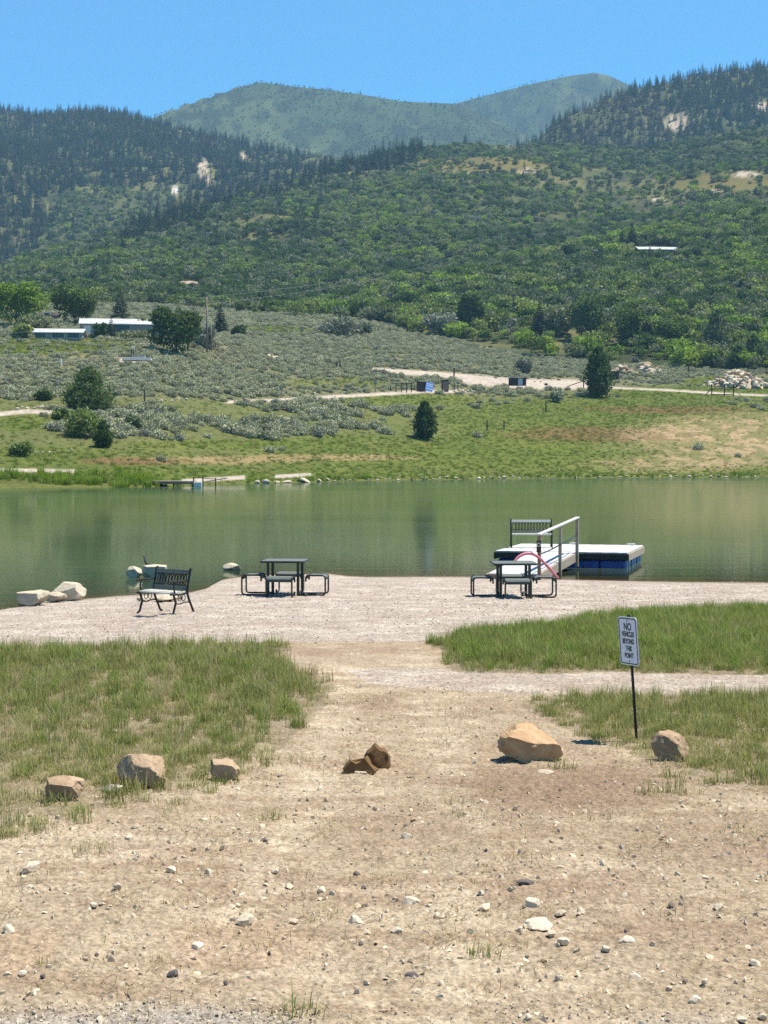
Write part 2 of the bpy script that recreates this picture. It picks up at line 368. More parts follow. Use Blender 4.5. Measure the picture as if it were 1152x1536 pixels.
def ground_mat(name, bscale, near=True):
    t = NT(name); a = t.n('Attribute', attribute_name='col'); m = t.n('Attribute', attribute_name='msk')
    sep = t.n('SeparateColor', {'Color': m.outputs['Color']})
    fine = t.tex(bscale*26, 6, .75); mid = t.tex(bscale*5, 6, .7); big = t.tex(bscale*.8, 4)
    col = t.mix(t.ramp(fine, [(.35, 0), (.75, .85)]), t.mix(1, a.outputs['Color'], (.42, .385, .35), 'MULTIPLY'), t.mix(1, a.outputs['Color'], (1.36, 1.34, 1.3), 'MULTIPLY'))
    col = t.mix(t.ramp(mid, [(.3, .5), (.55, 0)]), col, t.mix(1, col, (.62, .58, .54), 'MULTIPLY'))
    if near:
        vo = t.n('TexVoronoi', {'Vector': t.n('TexCoord').outputs['Object'], 'Scale': 38.0, 'Randomness': 1.0})
        vo2 = t.n('TexVoronoi', {'Vector': t.n('TexCoord').outputs['Object'], 'Scale': 95.0, 'Randomness': 1.0})
        vc = t.n('SeparateColor', {'Color': vo.outputs['Color']}); vc2 = t.n('SeparateColor', {'Color': vo2.outputs['Color']})
        stone = t.ramp(vc.outputs[0], [(0, .62), (.5, 1.0), (1, 1.3)]); stone2 = t.ramp(vc2.outputs[0], [(0, .7), (.5, 1.0), (1, 1.22)])
        g = t.mix(1, t.mix(1, col, stone, 'MULTIPLY'), stone2, 'MULTIPLY'); col = t.mix(t.math('ADD', t.math('MULTIPLY', sep.outputs[0], .8), .12), col, g)
        h = t.math('ADD', t.math('MULTIPLY', fine, .6), t.math('ADD', mid, t.math('MULTIPLY', vo.outputs['Distance'], -.5)))
        b = t.bump(h, .9, .022)
    else: b = t.bump(t.math('ADD', fine, mid), .6, .5)
    return t.principled(col, .95, b, 0, .1)
M['ground'] = ground_mat('earth_and_gravel', 1.0)
M['land'] = ground_mat('bank_and_hill_soil', .06, False)

def gridquads(nr, nc):
    i = np.arange((nr-1)*(nc-1)); r = i//(nc-1); c = i % (nc-1); a = r*nc+c
    return np.stack([a, a+1, a+nc+1, a+nc], 1)
# near ground: one sheet from behind the viewer's feet to the lake bed
ds = np.concatenate([np.geomspace(2.2, 5.5, 50), np.geomspace(5.54, 52, 560)])
az = np.concatenate([np.linspace(-.75, -.29, 90), np.linspace(-.288, .288, 520), np.linspace(.29, .75, 90)])
Y, U = np.meshgrid(ds, az, indexing='ij'); X = U*Y
Z = z_near_fine(X, Y)
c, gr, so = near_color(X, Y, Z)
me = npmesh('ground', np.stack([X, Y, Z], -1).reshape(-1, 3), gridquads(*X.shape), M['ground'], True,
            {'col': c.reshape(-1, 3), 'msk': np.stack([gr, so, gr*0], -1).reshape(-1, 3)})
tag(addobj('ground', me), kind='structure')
# ground under and behind the viewer, to the sides
b = MB(); b.box((0, -30, .6), (160, 66, .1)); 
tag(b.build('ground', M['ground']), kind='structure')

# ---------------------------------------------------------------- far land colours
PATHS = [([(-60, 626), (0, 621), (40, 617), (75, 618), (105, 612)], 3), ([(340, 603), (420, 600), (500, 595), (560, 592), (620, 588), (700, 586)], 2.2),
         ([(560, 555), (620, 559), (700, 565), (760, 577)], 3.6), ([(700, 569), (780, 576), (880, 577)], 7.5), ([(880, 580), (1000, 585), (1080, 590), (1160, 594), (1300, 597)], 1.6),
         ([(-60, 703), (0, 705), (60, 706), (112, 707)], 2.4), ([(275, 722), (320, 719), (365, 716)], 3), ([(180, 540), (228, 541)], 3), ([(415, 715), (465, 712)], 2.5)]
BARE = [(305, 255, 9, 14), (312, 272, 8, 5), (262, 285, 5, 7), (1016, 184, 16, 12), (1010, 192, 12, 6), (675, 262, 28, 3), (790, 258, 12, 5), (1060, 288, 20, 3), (1120, 262, 18, 4), (1032, 305, 8, 3), (990, 300, 12, 4),
        (363, 236, 6, 6), (1142, 160, 10, 6), (540, 430, 12, 2), (290, 432, 25, 2), (285, 424, 14, 2), (160, 452, 10, 3)]
def far_color(x, y, z, k):
    px, py = proj(x, y, z)
    s = y-shore_far(px)
    n1 = fbm(x*.02, y*.02, 71); n2 = fbm(x*.09, y*.06, 73); n3 = fbm(x*.5, y*.3, 75)
    qx = px+26*(n2-.5)+10*(n3-.5); qy = py+7*(fbm(x*.05+4, y*.05, 77)-.5)+3*(n3-.5)
    sage = np.zeros(np.shape(x)+(3,))+np.array([.185, .195, .10]); sage = lerp(sage, (.23, .21, .12), sstep(.5, .75, n2)); sage = lerp(sage, (.14, .165, .045), sstep(592, 606, py)*.75)
    grass = np.zeros_like(sage)+np.array([.125, .165, .03]); grass = lerp(grass, (.165, .195, .045), sstep(.45, .7, n2)); grass = lerp(grass, (.19, .15, .06), sstep(.62, .8, n3)*.4)
    g = np.maximum.reduce([ell(qx, qy, 930, 635, 360, 48), ell(qx, qy, 720, 690, 470, 24), ell(qx, qy, 600, 668, 260, 18), ell(qx, qy, 60, 690, 330, 22)*.8, ell(qx, qy, 1050, 590, 200, 14),
                           ell(qx, qy, 380, 668, 240, 9), ell(qx, qy, 620, 600, 140, 10), ell(qx, qy, 60, 520, 150, 14), ell(qx, qy, 30, 635, 60, 14), ell(qx, qy, 420, 495, 60, 5), ell(qx, qy, 390, 465, 30, 5), ell(qx, qy, 1080, 572, 60, 8),
                           ell(qx, qy, 500, 575, 90, 8)*.7, sstep(-1, 3, s)*(1-sstep(14, 24, s))])
    c = sage+(grass-sage)*g[..., None]
    c = lerp(c, (.15, .185, .03), np.maximum(ell(qx, qy, 820, 660, 100, 20), ell(qx, qy, 760, 690, 250, 14)*.5))
    c = lerp(c, (.36, .27, .14), np.maximum.reduce([ell(qx, qy, 320, 690, 170, 6), ell(qx, qy, 500, 686, 140, 5), ell(qx, qy, 340, 530, 60, 6), ell(qx, qy, 330, 398+125, 30, 4), ell(qx, qy, 930, 548, 90, 12)*.6, ell(qx, qy, 610, 492, 40, 3), ell(qx, qy, 700, 540, 60, 7)*.5])*.8)
    c = lerp(c, (.20, .12, .055), np.maximum.reduce([ell(qx, qy, 900, 652, 150, 12), ell(qx, qy, 1000, 615, 140, 6), ell(qx, qy, 200, 692, 90, 6)])*.75)
    dirt = np.maximum(ell(qx, qy, 1120, 655, 190, 36), ell(qx, qy, 1030, 695, 150, 14)*.8)
    c = lerp(c, (.44, .33, .19), dirt*(.35+.65*sstep(.4, .65, n3)))
    c = lerp(c, (.12, .14, .035), ((s < 9) & (s > -1.5) & (px < 235))*.9); c = lerp(c, (.15, .17, .04), ((s < 4) & (s > -.5))*.8)
    hill = k > 0
    mott = fbm(x/14+y/40, y/22, 79, 3); under = np.zeros_like(c)+np.array([.105, .12, .045]); under = lerp(under, (.19, .185, .075), sstep(.52, .66, n1)*.8); under = lerp(under, (.035, .05, .022), sstep(.42, .6, mott)*.75)
    under = lerp(under, (.20, .17, .05), np.maximum.reduce([ell(qx, qy, 720, 248, 130, 14), ell(qx, qy, 1090, 275, 90, 16)])*.9)
    under = np.where((k >= 5)[..., None], lerp(lerp(np.zeros_like(c)+np.array([.06, .09, .036]), (.11, .135, .05), sstep(.5, .65, fbm(x/160, y/240, 81))*.8), (.028, .042, .02), sstep(.46, .58, fbm(x/26, y/48, 83, 3))*.85), under)
    c = np.where(hill[..., None], under, c)
    bare = np.zeros(np.shape(x))
    for a in BARE: bare = np.maximum(bare, ell(px+10*(n3-.5)+6*(n2-.5), py+6*(n3-.5), a[0], a[1], a[2]*1.2, a[3]*1.2))
    c = lerp(c, (.55, .46, .36), bare*sstep(.25, .5, n3))
    c = lerp(c, (.70, .68, .62), ell(px, py, 263, 285, 5, 7))
    for pts, w in PATHS: c = lerp(c, (.56, .49, .42), spine(px, py+1.5*(n3-.5), pts, w))
    c = lerp(c, (.07, .075, .03), 1-sstep(-1.5, .0, s))
    far_color.m = dict(g=g, dirt=dirt, path=np.maximum.reduce([spine(px, py, p, w+1.5) for p, w in PATHS]), bare=bare, px=px, py=py)
    return np.clip(c, .008, .9), bare
pxs = np.concatenate([np.linspace(-520, -60, 90), np.linspace(-57, 1209, 423), np.linspace(1215, 1680, 90)])
_d = np.concatenate([np.linspace(160, 330, 190), np.linspace(330.8, 620, 190), np.geomspace(623, 4700, 330)])
Y, PX = np.meshgrid(_d, pxs, indexing='ij'); X = (PX-576)/F*Y
Z, K = z_far(X, Y, True)
c, bare = far_color(X, Y, Z, K)
me = npmesh('hills', np.stack([X, Y, Z], -1).reshape(-1, 3), gridquads(*X.shape), M['land'], True, {'col': c.reshape(-1, 3), 'msk': np.stack([bare, bare, bare], -1).reshape(-1, 3)})
tag(addobj('hills', me), kind='structure')
# wide ground sheet below everything, out to the horizon
v = [(-9000, -3000, -6), (9000, -3000, -6), (9000, 9000, -6), (-9000, 9000, -6)]
tag(addobj('terrain', npmesh('terrain', v, [(0, 1, 2, 3)], mat_paint('plain_soil', (.16, .15, .08), .95, 0, .3, .01))), kind='structure')

# ---------------------------------------------------------------- lake
wy = np.concatenate([np.linspace(24, 60, 150), np.geomspace(60.5, 330, 110)]); wx = np.linspace(-.62, .62, 320)
Y, U = np.meshgrid(wy, wx, indexing='ij'); X = U*Y
dep = np.where(Y < 80, -z_near(X, Y), 3.0); dep = np.where(Y > 150, np.minimum(3, np.maximum(0, (shore_far(576+F*U)-Y)*.3)), dep)
op = 1-np.exp(-np.clip(dep, 0, 9)/.28)
t = NT('lake_water'); a = t.n('Attribute', attribute_name='dep'); tc = t.n('TexCoord')
mp = t.n('Mapping', {'Vector': tc.outputs['Object'], 'Scale': (.25, 1.0, 1)})
rip = t.tex(1.1, 4, .55, vec=mp.outputs[0]); mp2 = t.n('Mapping', {'Vector': tc.outputs['Object'], 'Scale': (.02, .05, 1)}); patch = t.tex(1, 3, vec=mp2.outputs[0])
bmp = t.bump(rip, .05, .1)
body = t.n('BsdfDiffuse', {'Color': t.ramp(patch, [(.35, (.05, .076, .043)), (.65, (.072, .098, .052))])})
seen = t.n('BsdfTransparent', {'Color': (.62, .56, .42, 1)})
under = t.n('MixShader', {'Fac': a.outputs['Fac']}); t.put(under.inputs[1], seen); t.put(under.inputs[2], body)
gl = t.n('BsdfGlossy', {'Color': (.86, .92, .80, 1), 'Roughness': t.ramp(patch, [(.3, .055), (.7, .10)]), 'Normal': bmp})
fr = t.n('Fresnel', {'IOR': 1.33, 'Normal': t.bump(rip, .2, .2)})
fx = t.n('MixShader', {'Fac': t.math('MINIMUM', t.math('MULTIPLY', fr.outputs[0], .85), .74)}); t.put(fx.inputs[1], under); t.put(fx.inputs[2], gl)
t.t.links.new(fx.outputs[0], t.out.inputs[0]); M['water'] = t.m
me = npmesh('water', np.stack([X, Y, X*0], -1).reshape(-1, 3), gridquads(*X.shape), M['water'], True, {'dep': np.repeat(op.reshape(-1, 1), 3, 1)})
tag(addobj('water', me), kind='structure')

# ------------------------------------------------------------------ foliage shapes
def quads_mesh(name, C, A, B, lv, mat):
    """C centres, A/B half axes (n,3): one leaf quad each"""
    n = len(C); v = np.empty((n, 4, 3)); v[:, 0] = C-A-B*.6; v[:, 1] = C+A-B*.6; v[:, 2] = C+A*.55+B; v[:, 3] = C-A*.55+B
    return npmesh(name, v.reshape(-1, 3), np.arange(4*n).reshape(n, 4), mat, False, {'lv': np.repeat(lv, 4)[:, None].repeat(3, 1)})
def unit(v): return v/np.maximum(np.linalg.norm(v, axis=-1, keepdims=True), 1e-9)
def blob_leaves(blobs, size, seed, up=0, inner=.55, asp=1.5, jit=.9):
    g = np.random.default_rng(seed); Cs = []; As = []; Bs = []; L = []
    for (cx, cy, cz, rx, ry, rz, n) in blobs:
        d = unit(g.normal(size=(n, 3))); rr = inner+(1.08-inner)*g.random(n)**.45
        lump = 1+.22*np.sin(d[:, 0]*7+seed)*np.sin(d[:, 1]*6+1.3*seed)+.16*np.sin(d[:, 2]*11+seed)
        C = np.array([cx, cy, cz])+d*(rr*lump)[:, None]*np.array([rx, ry, rz])
        nrm = unit(d+jit*g.normal(size=(n, 3))); t = unit(np.cross(nrm, g.normal(size=(n, 3)))); b = np.cross(nrm, t)
        if up: b = unit(b+np.array([0, 0, up])); t = unit(np.cross(b, g.normal(size=(n, 3))))
        s = size*(.6+.8*g.random(n))[:, None]
        Cs.append(C); As.append(t*s/asp); Bs.append(b*s); L.append(np.clip(g.random(n)*.7+.3*g.random(), 0, 1))
    return np.concatenate(Cs), np.concatenate(As), np.concatenate(Bs), np.concatenate(L)
def crown_mesh(name, blobs, size, seed, mat, zmin=.05, **k):
    C, A, B, L = blob_leaves(blobs, size, seed, **k); m = C[:, 2] > zmin
    return quads_mesh(name, C[m], A[m], B[m], L[m], mat)
def round_blobs(w, h, n, seed, per, base=.12):
    g = np.random.default_rng(seed); out = [(0, 0, h*.52, w*.36, w*.36, h*.42, per*2)]
    for i in range(n):
        a = i*2.4+g.random(); r = w*.5*(.35+.4*g.random()); z = h*(base+.25+.5*g.random()); q = .16+.12*g.random()
        out.append((r*math.cos(a), r*math.sin(a), z, w*q, w*q, h*q*1.05, per))
    return out
def cone_leaves(h, w, n, seed, droop=.35, gap=.06, size=.5, power=.85):
    g = np.random.default_rng(seed); t = g.random(n)**1.25; t = np.round(t*16+g.normal(size=n)*.16)/16; t = np.clip(t, 0, 1)
    a = g.random(n)*2*math.pi; lob = 1+.25*np.sin(a*3+t*20+seed)
    rmax = w*.5*(1-t)**power*lob+.03*w; r = rmax*(.25+.8*g.random(n)**.5); z = h*(gap+(1-gap)*t)-r*droop+.01*h
    C = np.stack([r*np.cos(a), r*np.sin(a), z], 1); out = np.stack([np.cos(a), np.sin(a), -droop*1.2+0*a], 1)+.35*g.normal(size=(n, 3))
    B = unit(out); A = unit(np.cross(B, np.array([0, 0, 1.])+.8*g.normal(size=(n, 3)))); s = (size*(.35+.65*(1-t))*(.7+.6*g.random(n)))[:, None]
    C = np.concatenate([C, np.stack([0*t[:40], 0*t[:40], h*np.linspace(.55, 1.0, min(40, n))], 1)]); up = np.tile([0, 0, 1.], (min(40, n), 1))
    A = np.concatenate([A*s*.45, unit(g.normal(size=(min(40, n), 3)))*size*.16]); B = np.concatenate([B*s, up*size*.35])
    return C, A, B, np.clip(np.concatenate([g.random(n), g.random(min(40, n))]), 0, 1)
def blade_mesh(name, n, rad, h0, h1, w, seed, mat, lean=.35, curve=.5):
    g = np.random.default_rng(seed); a = g.random(n)*2*math.pi; r = rad*np.sqrt(g.random(n)); p = np.stack([r*np.cos(a), r*np.sin(a), 0*a-.01], 1)
    hh = h0+(h1-h0)*g.random(n); d = g.random(n)*2*math.pi; ln = lean*g.random(n)*hh
    dv = np.stack([np.cos(d), np.sin(d), 0*d], 1); s = np.stack([-np.sin(d+g.normal(size=n)), np.cos(d), 0*d], 1)*(w*.5)
    m = p+np.array([0, 0, .55])*hh[:, None]+dv*(ln*.35)[:, None]; e = p+np.array([0, 0, 1.])*(hh*(1-.15*curve))[:, None]+dv*(ln*(1+curve))[:, None]
    v = np.stack([p-s, p+s, m+s*.8, m-s*.8, e+s*.15, e-s*.15], 1).reshape(-1, 3)
    i = np.arange(n)*6; q = np.concatenate([np.stack([i, i+1, i+2, i+3], 1), np.stack([i+3, i+2, i+4, i+5], 1)])
    return npmesh(name, v, q, mat, False, {'lv': np.repeat(g.random(n), 6)[:, None].repeat(3, 1)})
def rock_mesh(name, dims, seed, mat, cuts=9, planes=None, sub=3, rough=.05, lump=.22, soft=.0):
    bm = bmesh.new(); bmesh.ops.create_icosphere(bm, subdivisions=sub, radius=1); g = random.Random(seed)
    pl = [(Vector(n).normalized(), d) for n, d in (planes or [])]
    for i in range(cuts):
        n = Vector((g.gauss(0, 1), g.gauss(0, 1), g.gauss(0, .9))).normalized(); pl.append((n, .58+.28*g.random()))
    off = Vector((seed*3.7, seed*1.3, seed*2.1))
    for v in bm.verts:
        p = v.co*(1.08+lump*mnoise.noise(v.co*1.3+off))
        for n, d in pl:
            k = p.dot(n)-d
            if k > 0: p = p-n*k*(1-soft)
        p = p*(1+rough*mnoise.noise(p*4+off)+rough*.6*mnoise.noise(p*9+off))
        v.co = Vector((p.x*dims[0]/2, p.y*dims[1]/2, p.z*dims[2]/2))
    me = bpy.data.meshes.new(name); bm.to_mesh(me); bm.free(); me.materials.append(mat)
    me.polygons.foreach_set('use_smooth', [True]*len(me.polygons)); me.set_sharp_from_angle(angle=R(28)); return me

# ------------------------------------------------------------------ scattering of what nobody could count
def proto_col(name, meshes):
    c = bpy.data.collections.new(name)
    for i, me in enumerate(meshes):
        o = bpy.data.objects.new('%s_%02d' % (name, i), me); c.objects.link(o)
    return c
def scatter(name, P, S, I, col, mats, rot=None, label=None, cat=None):
    n = len(P)
    if n == 0: return
    me = bpy.data.meshes.new(name); me.vertices.add(n); me.vertices.foreach_set('co', np.asarray(P, np.float32).ravel())
    if rot is None: rot = np.stack([rng.normal(size=n)*.06, rng.normal(size=n)*.06, rng.random(n)*6.283], 1)
    for nm, ty, dat, key in (('scl', 'FLOAT', S, 'value'), ('idx', 'INT', I, 'value'), ('rotv', 'FLOAT_VECTOR', rot, 'vector')):
        at = me.attributes.new(nm, ty, 'POINT'); at.data.foreach_set(key, np.asarray(dat, np.int32 if ty == 'INT' else np.float32).ravel())
    o = addobj(name, me); tag(o, label, cat, kind='stuff')
    ng = bpy.data.node_groups.new(name, 'GeometryNodeTree')
    ng.interface.new_socket('Geometry', in_out='INPUT', socket_type='NodeSocketGeometry'); ng.interface.new_socket('Geometry', in_out='OUTPUT', socket_type='NodeSocketGeometry')
    N = ng.nodes; L = ng.links; gi = N.new('NodeGroupInput'); go = N.new('NodeGroupOutput'); ip = N.new('GeometryNodeInstanceOnPoints')
    ci = N.new('GeometryNodeCollectionInfo'); ci.inputs['Collection'].default_value = col; ci.inputs['Separate Children'].default_value = True; ci.inputs['Reset Children'].default_value = True
    def attr(nm, ty):
        k = N.new('GeometryNodeInputNamedAttribute'); k.data_type = ty; k.inputs['Name'].default_value = nm; return k.outputs['Attribute']
    er = N.new('FunctionNodeEulerToRotation')
    L.new(gi.outputs[0], ip.inputs['Points']); L.new(ci.outputs[0], ip.inputs['Instance']); ip.inputs['Pick Instance'].default_value = True
    L.new(attr('idx', 'INT'), ip.inputs['Instance Index']); L.new(attr('rotv', 'FLOAT_VECTOR'), er.inputs[0]); L.new(er.outputs[0], ip.inputs['Rotation'])
    L.new(attr('scl', 'FLOAT'), ip.inputs['Scale']); L.new(ip.outputs[0], go.inputs[0])
    md = o.modifiers.new('scatter', 'NODES'); md.node_group = ng; return o

# ================================================================== NEAR VEGETATION
def near_pts(poly, n, pad=0):
    """n points uniform over the ground area of a pixel polygon"""
    Q = np.array([gp(*p)[:2] for p in poly]); lo = Q.min(0); hi = Q.max(0)
    lo = np.maximum(lo, [-14, 5]); hi = np.minimum(hi, [14, 60]); out = []; tot = 0
    while tot < n:
        xy = lo+(hi-lo)*rng.random((n, 2)); x, y = xy[:, 0], xy[:, 1]; z = z_near_fine(x, y); px, py = proj(x, y, z); k = np.clip(F/y/100, .3, 4)
        qx = px+40*k*(fbm(x*1.1, y*1.1, 41)-.5)+14*k*(fbm(x*5, y*5, 45)-.5); qy = py+9*k*(fbm(x*1.3+9, y*1.3, 43)-.5)
        m = pip(qx, qy, poly) & (px > -130) & (px < 1290); out.append(np.stack([x, y, z], 1)[m]); tot += m.sum()
        if tot == 0: break
    return np.concatenate(out)[:n]
def area(poly):
    Q = np.array([gp(max(-130, min(1290, p[0])), p[1])[:2] for p in poly]); x, y = Q[:, 0], Q[:, 1]
    return .5*abs(np.dot(x, np.roll(y, 1))-np.dot(y, np.roll(x, 1)))
gcol = proto_col('blades', [blade_mesh('blades', 46, .13, .10, .30, .0075, 1, M['grass']), blade_mesh('blades', 40, .12, .12, .34, .007, 2, M['grass']), blade_mesh('blades', 55, .16, .05, .18, .0075, 3, M['grass'], .7),
                            blade_mesh('blades', 22, .15, .05, .17, .006, 4, M['grassdry'], .9), blade_mesh('blades', 12, .10, .25, .46, .0055, 5, M['straw'], .5), blade_mesh('blades', 9, .16, .02, .09, .005, 6, M['straw'], 2.5), blade_mesh('blades', 46, .13, .10, .30, .0075, 7, M['grassgreen']), blade_mesh('blades', 40, .12, .12, .36, .007, 8, M['grassgreen'], .5)])
def grass_patch(name, poly, dens, fn, label):
    P = near_pts(poly, int(area(poly)*dens)); px, py = proj(P[:, 0], P[:, 1], P[:, 2])
    keep, s, idx = fn(P, px, py); ed = np.zeros(len(P)); nn = np.random.default_rng(5)
    if name == 'grass':
        for q in range(14):
            a = q*2.4; r_ = .16+.5*(q/14); x_ = P[:, 0]+r_*math.cos(a); y_ = P[:, 1]+1.5*r_*math.sin(a); qx, qy = proj(x_, y_, P[:, 2]); kk = np.clip(F/y_/100, .3, 4)
            qx = qx+40*kk*(fbm(x_*1.1, y_*1.1, 41)-.5)+14*kk*(fbm(x_*5, y_*5, 45)-.5); qy = qy+9*kk*(fbm(x_*1.3+9, y_*1.3, 43)-.5); ed += pip(qx, qy, poly)/14.
        cl_ = sstep(.25, .6, fbm(P[:, 0]*3.5, P[:, 1]*3.5, 92)); keep = keep & (rng.random(len(P)) < np.clip((ed*1.15-.1)**1.6, .02, 1)*(.45+.55*cl_)); s = s*(.5+.5*ed)*(.75+.4*cl_)
    scatter(name, P[keep], s[keep], idx[keep], gcol, None, label=label, cat='grass')
def choose(n, w):
    w = np.array(w); return np.searchsorted(np.cumsum(w/w.sum()), rng.random(n))
def g_left(P, px, py):
    n = len(P); t = sstep(1060, 1180, py+40*(fbm(P[:, 0]*.8, P[:, 1]*.8, 91)-.5)); dens = (1-.2*t)*sstep(.15, .42, fbm(P[:, 0]*1.4, P[:, 1]*1.4, 93)+.25*(1-t))
    idx = np.where(rng.random(n) < .2+.6*t, np.where(rng.random(n) < .5, 3, 2), choose(n, (.34, .30, .16, .0, .04, 0, .10, .06)))
    edge = 1-sstep(10, 80, 505-px); hot = ell(px, py, 440, 1050, 80, 60)
    dryp = sstep(.5, .68, fbm(P[:, 0]*.5+5, P[:, 1]*.5, 94)); idx = np.where(rng.random(n) < .28+.34*dryp, 3, idx); idx = np.where(rng.random(n) < .05, 4, idx)
    return rng.random(n) < dens, (.42+.42*rng.random(n))*(1-.22*t)*(1+.3*hot)*(.85+.3*(1-sstep(985, 1030, py))), idx
grass_patch('grass', G_LEFT, 110, g_left, 'green and tan grass left of the dirt track, thinning towards the viewer')
def g_right(P, px, py):
    n = len(P); idx = choose(n, (.24, .24, .12, .06, .02, 0, .18, .16)); front = sstep(985, 1012, py); idx = np.where(rng.random(n) < front*.35, 3, idx)
    return rng.random(n) < 1-.35*front, (.55+.4*rng.random(n))*(1-.3*front), idx
grass_patch('grass', G_RIGHT, 130, g_right, 'lush green grass between the gravel beach and the cross path')
def g_strip(P, px, py):
    n = len(P); t = sstep(1060, 1150, py); dens = (1-.25*t)*sstep(.15, .42, fbm(P[:, 0]*1.6, P[:, 1]*1.6, 95)+.3*(1-t))
    idx = np.where(rng.random(n) < .3+.4*t, np.where(rng.random(n) < .6, 3, 2), choose(n, (.35, .35, .25, .05, 0)))
    return rng.random(n) < dens, (.42+.35*rng.random(n))*(1-.25*t), idx
grass_patch('grass', G_STRIP, 90, g_strip, 'patchy green grass around the warning sign')
def g_low(P, px, py):
    n = len(P); f = sstep(.28, .55, fbm(P[:, 0]*1.8, P[:, 1]*1.8, 151)); return rng.random(n) < f*.62, .35+.4*rng.random(n), choose(n, (.10, .03, .42, .33, .02, .10))
grass_patch('low_grass', [(-110, 1110), (330, 1100), (430, 1120), (380, 1150), (300, 1195), (150, 1235), (0, 1265), (-110, 1290)], 85, g_low, 'short weedy grass around the left boulders')
grass_patch('low_grass', [(870, 1095), (1152, 1085), (1290, 1090), (1290, 1240), (1120, 1205), (980, 1160)], 60, g_low, 'short weedy grass around the rough boulder right of the sign')
DIRT = [(-200, 1040), (1400, 1040), (1400, 1536), (-200, 1536)]
def g_dirt(P, px, py):
    n = len(P); f = fbm(P[:, 0]*.9, P[:, 1]*.9, 97)
    side = np.clip(np.maximum(1-px/420, (px-850)/500), .12, 1)*(1-.55*sstep(1250, 1400, py))
    return (rng.random(n) < sstep(.42, .68, f)*side*.8), .35+.5*rng.random(n), choose(n, (.01, .0, .12, .30, .03, .54))
grass_patch('sparse_grass', DIRT, 26, g_dirt, 'thin dry wisps of grass scattered over the bare dirt')
def g_litter(P, px, py):
    n = len(P); return rng.random(n) < sstep(.3, .6, fbm(P[:, 0]*1.7, P[:, 1]*1.7, 99)), .3+.6*rng.random(n), np.full(n, 5)
grass_patch('straw_litter', [(-200, 1020), (1400, 1045), (1400, 1536), (-200, 1536)], 42, g_litter, 'straw and dead stalks lying on the dirt')
# pebbles and gravel
pcol = proto_col('pebbles', [rock_mesh('pebble', (.03, .026, .018), i+40, M['pebble' if i < 3 else ('buff' if i < 5 else 'darkstone')], 7, sub=1) for i in range(6)])
def pebbles(name, poly, dens, smin, smax, label, w=(.2, .2, .2, .17, .15, .08), fn=None):
    P = near_pts(poly, int(area(poly)*dens)); n = len(P)
    if fn is not None:
        px, py = proj(P[:, 0], P[:, 1], P[:, 2]); P = P[rng.random(n) < fn(P, px, py)]; n = len(P)
    s = smin+(smax-smin)*rng.random(n)**3; P[:, 2] += .002
    scatter(name, P, s, choose(n, w), pcol, None, rng.random((n, 3))*6.28, label, 'pebbles')
pebbles('pebbles', [(-150, 1030), (1300, 1050), (1300, 1536), (-150, 1536)], 42, .25, 1.25, 'small pale pebbles scattered over the bare dirt', fn=lambda P, px, py: (.3+.7*sstep(1150, 1420, py))*sstep(.3, .6, fbm(P[:, 0]*1.2, P[:, 1]*1.2, 101)))
M['clod'] = mat_rock('dry_soil', (.42, .32, .21), (.56, .45, .32), (.68, .57, .42), 18, .003)
ccol = proto_col('clods', [rock_mesh('clod', (.04, .03, .011), i+80, M['clod'], 6, sub=1, rough=.15) for i in range(5)])
_p = pcol; pcol = ccol
pebbles('soil_clods', [(-150, 1000), (1300, 1050), (1300, 1560), (-150, 1560)], 130, .3, 1.5, 'crumbs and clods of dry soil over the bare ground', (1, 1, 1, 1, 1), fn=lambda P, px, py: sstep(.25, .65, fbm(P[:, 0]*1.6, P[:, 1]*1.6, 105))*(.35+.65*sstep(1120, 1300, py)))
pcol = _p
pebbles('gravel', [(-150, 1478), (1300, 1478), (1300, 1560), (-150, 1560)], 1500, .25, .8, 'loose grey gravel along the near edge of the dirt', (.3, .2, .2, .1, .05, .15), fn=lambda P, px, py: np.clip(sstep(1490, 1530, py+70*(fbm(P[:, 0]*1.5, P[:, 1]*1.5, 59)-.5))*np.clip(1-sstep(330, 520, px)+.35, .15, 1), 0, 1))
pebbles('beach_gravel', [(-100, 905), (1250, 868), (1250, 918), (640, 962), (-100, 980)], 16, .5, 1.7, 'coarse pale gravel on the beach', (.3, .3, .3, .1, .1, .0))

# ================================================================== FAR VEGETATION
def oakm(nm, seed, w, h, mat, per=42, size=.34, nb=7): return crown_mesh(nm, round_blobs(w, h, nb, seed, per), size, seed, M[mat], up=.2)
sage_me = [crown_mesh('sagebrush', [(0, 0, .26, .62, .55, .42, 330), (.24, .1, .28, .36, .36, .34, 110), (-.2, -.12, .26, .40, .36, .30, 110), (0, 0, .1, .5, .45, .2, 110)], .072, i, M['sage' if i < 4 else 'greysh'], zmin=-.02, up=.5, asp=1.5, inner=.3, jit=.45) for i in range(5)]
scol = proto_col('sagebrush', sage_me)
def land_pts(n, px0, px1, d0, d1, pw=1.0):
    d = (d0**(1+pw)+(d1**(1+pw)-d0**(1+pw))*rng.random(n))**(1/(1+pw)); u = px0+(px1-px0)*rng.random(n); x = (u-576)/F*d
    z, k = z_far(x, d, True); far_color(x, d, z, k); m = dict(far_color.m); m.update(k=k, d=d, s=d-shore_far(u)); return np.stack([x, d, z], 1), m
def visible(P, hgt):
    ok = np.zeros(len(P), bool)
    for i, p in enumerate(P):
        f = np.linspace(170/p[1], .985, 90); g = z_far(p[0]*f, p[1]*f); ok[i] = np.all(H+(p[2]+hgt[i]*.6-H)*f > g)
    return ok
P, m = land_pts(52000, -160, 1320, 205, 680)
cl = fbm(P[:, 0]*.05, P[:, 1]*.04, 111); cl2 = fbm(P[:, 0]*.16, P[:, 1]*.11, 113)
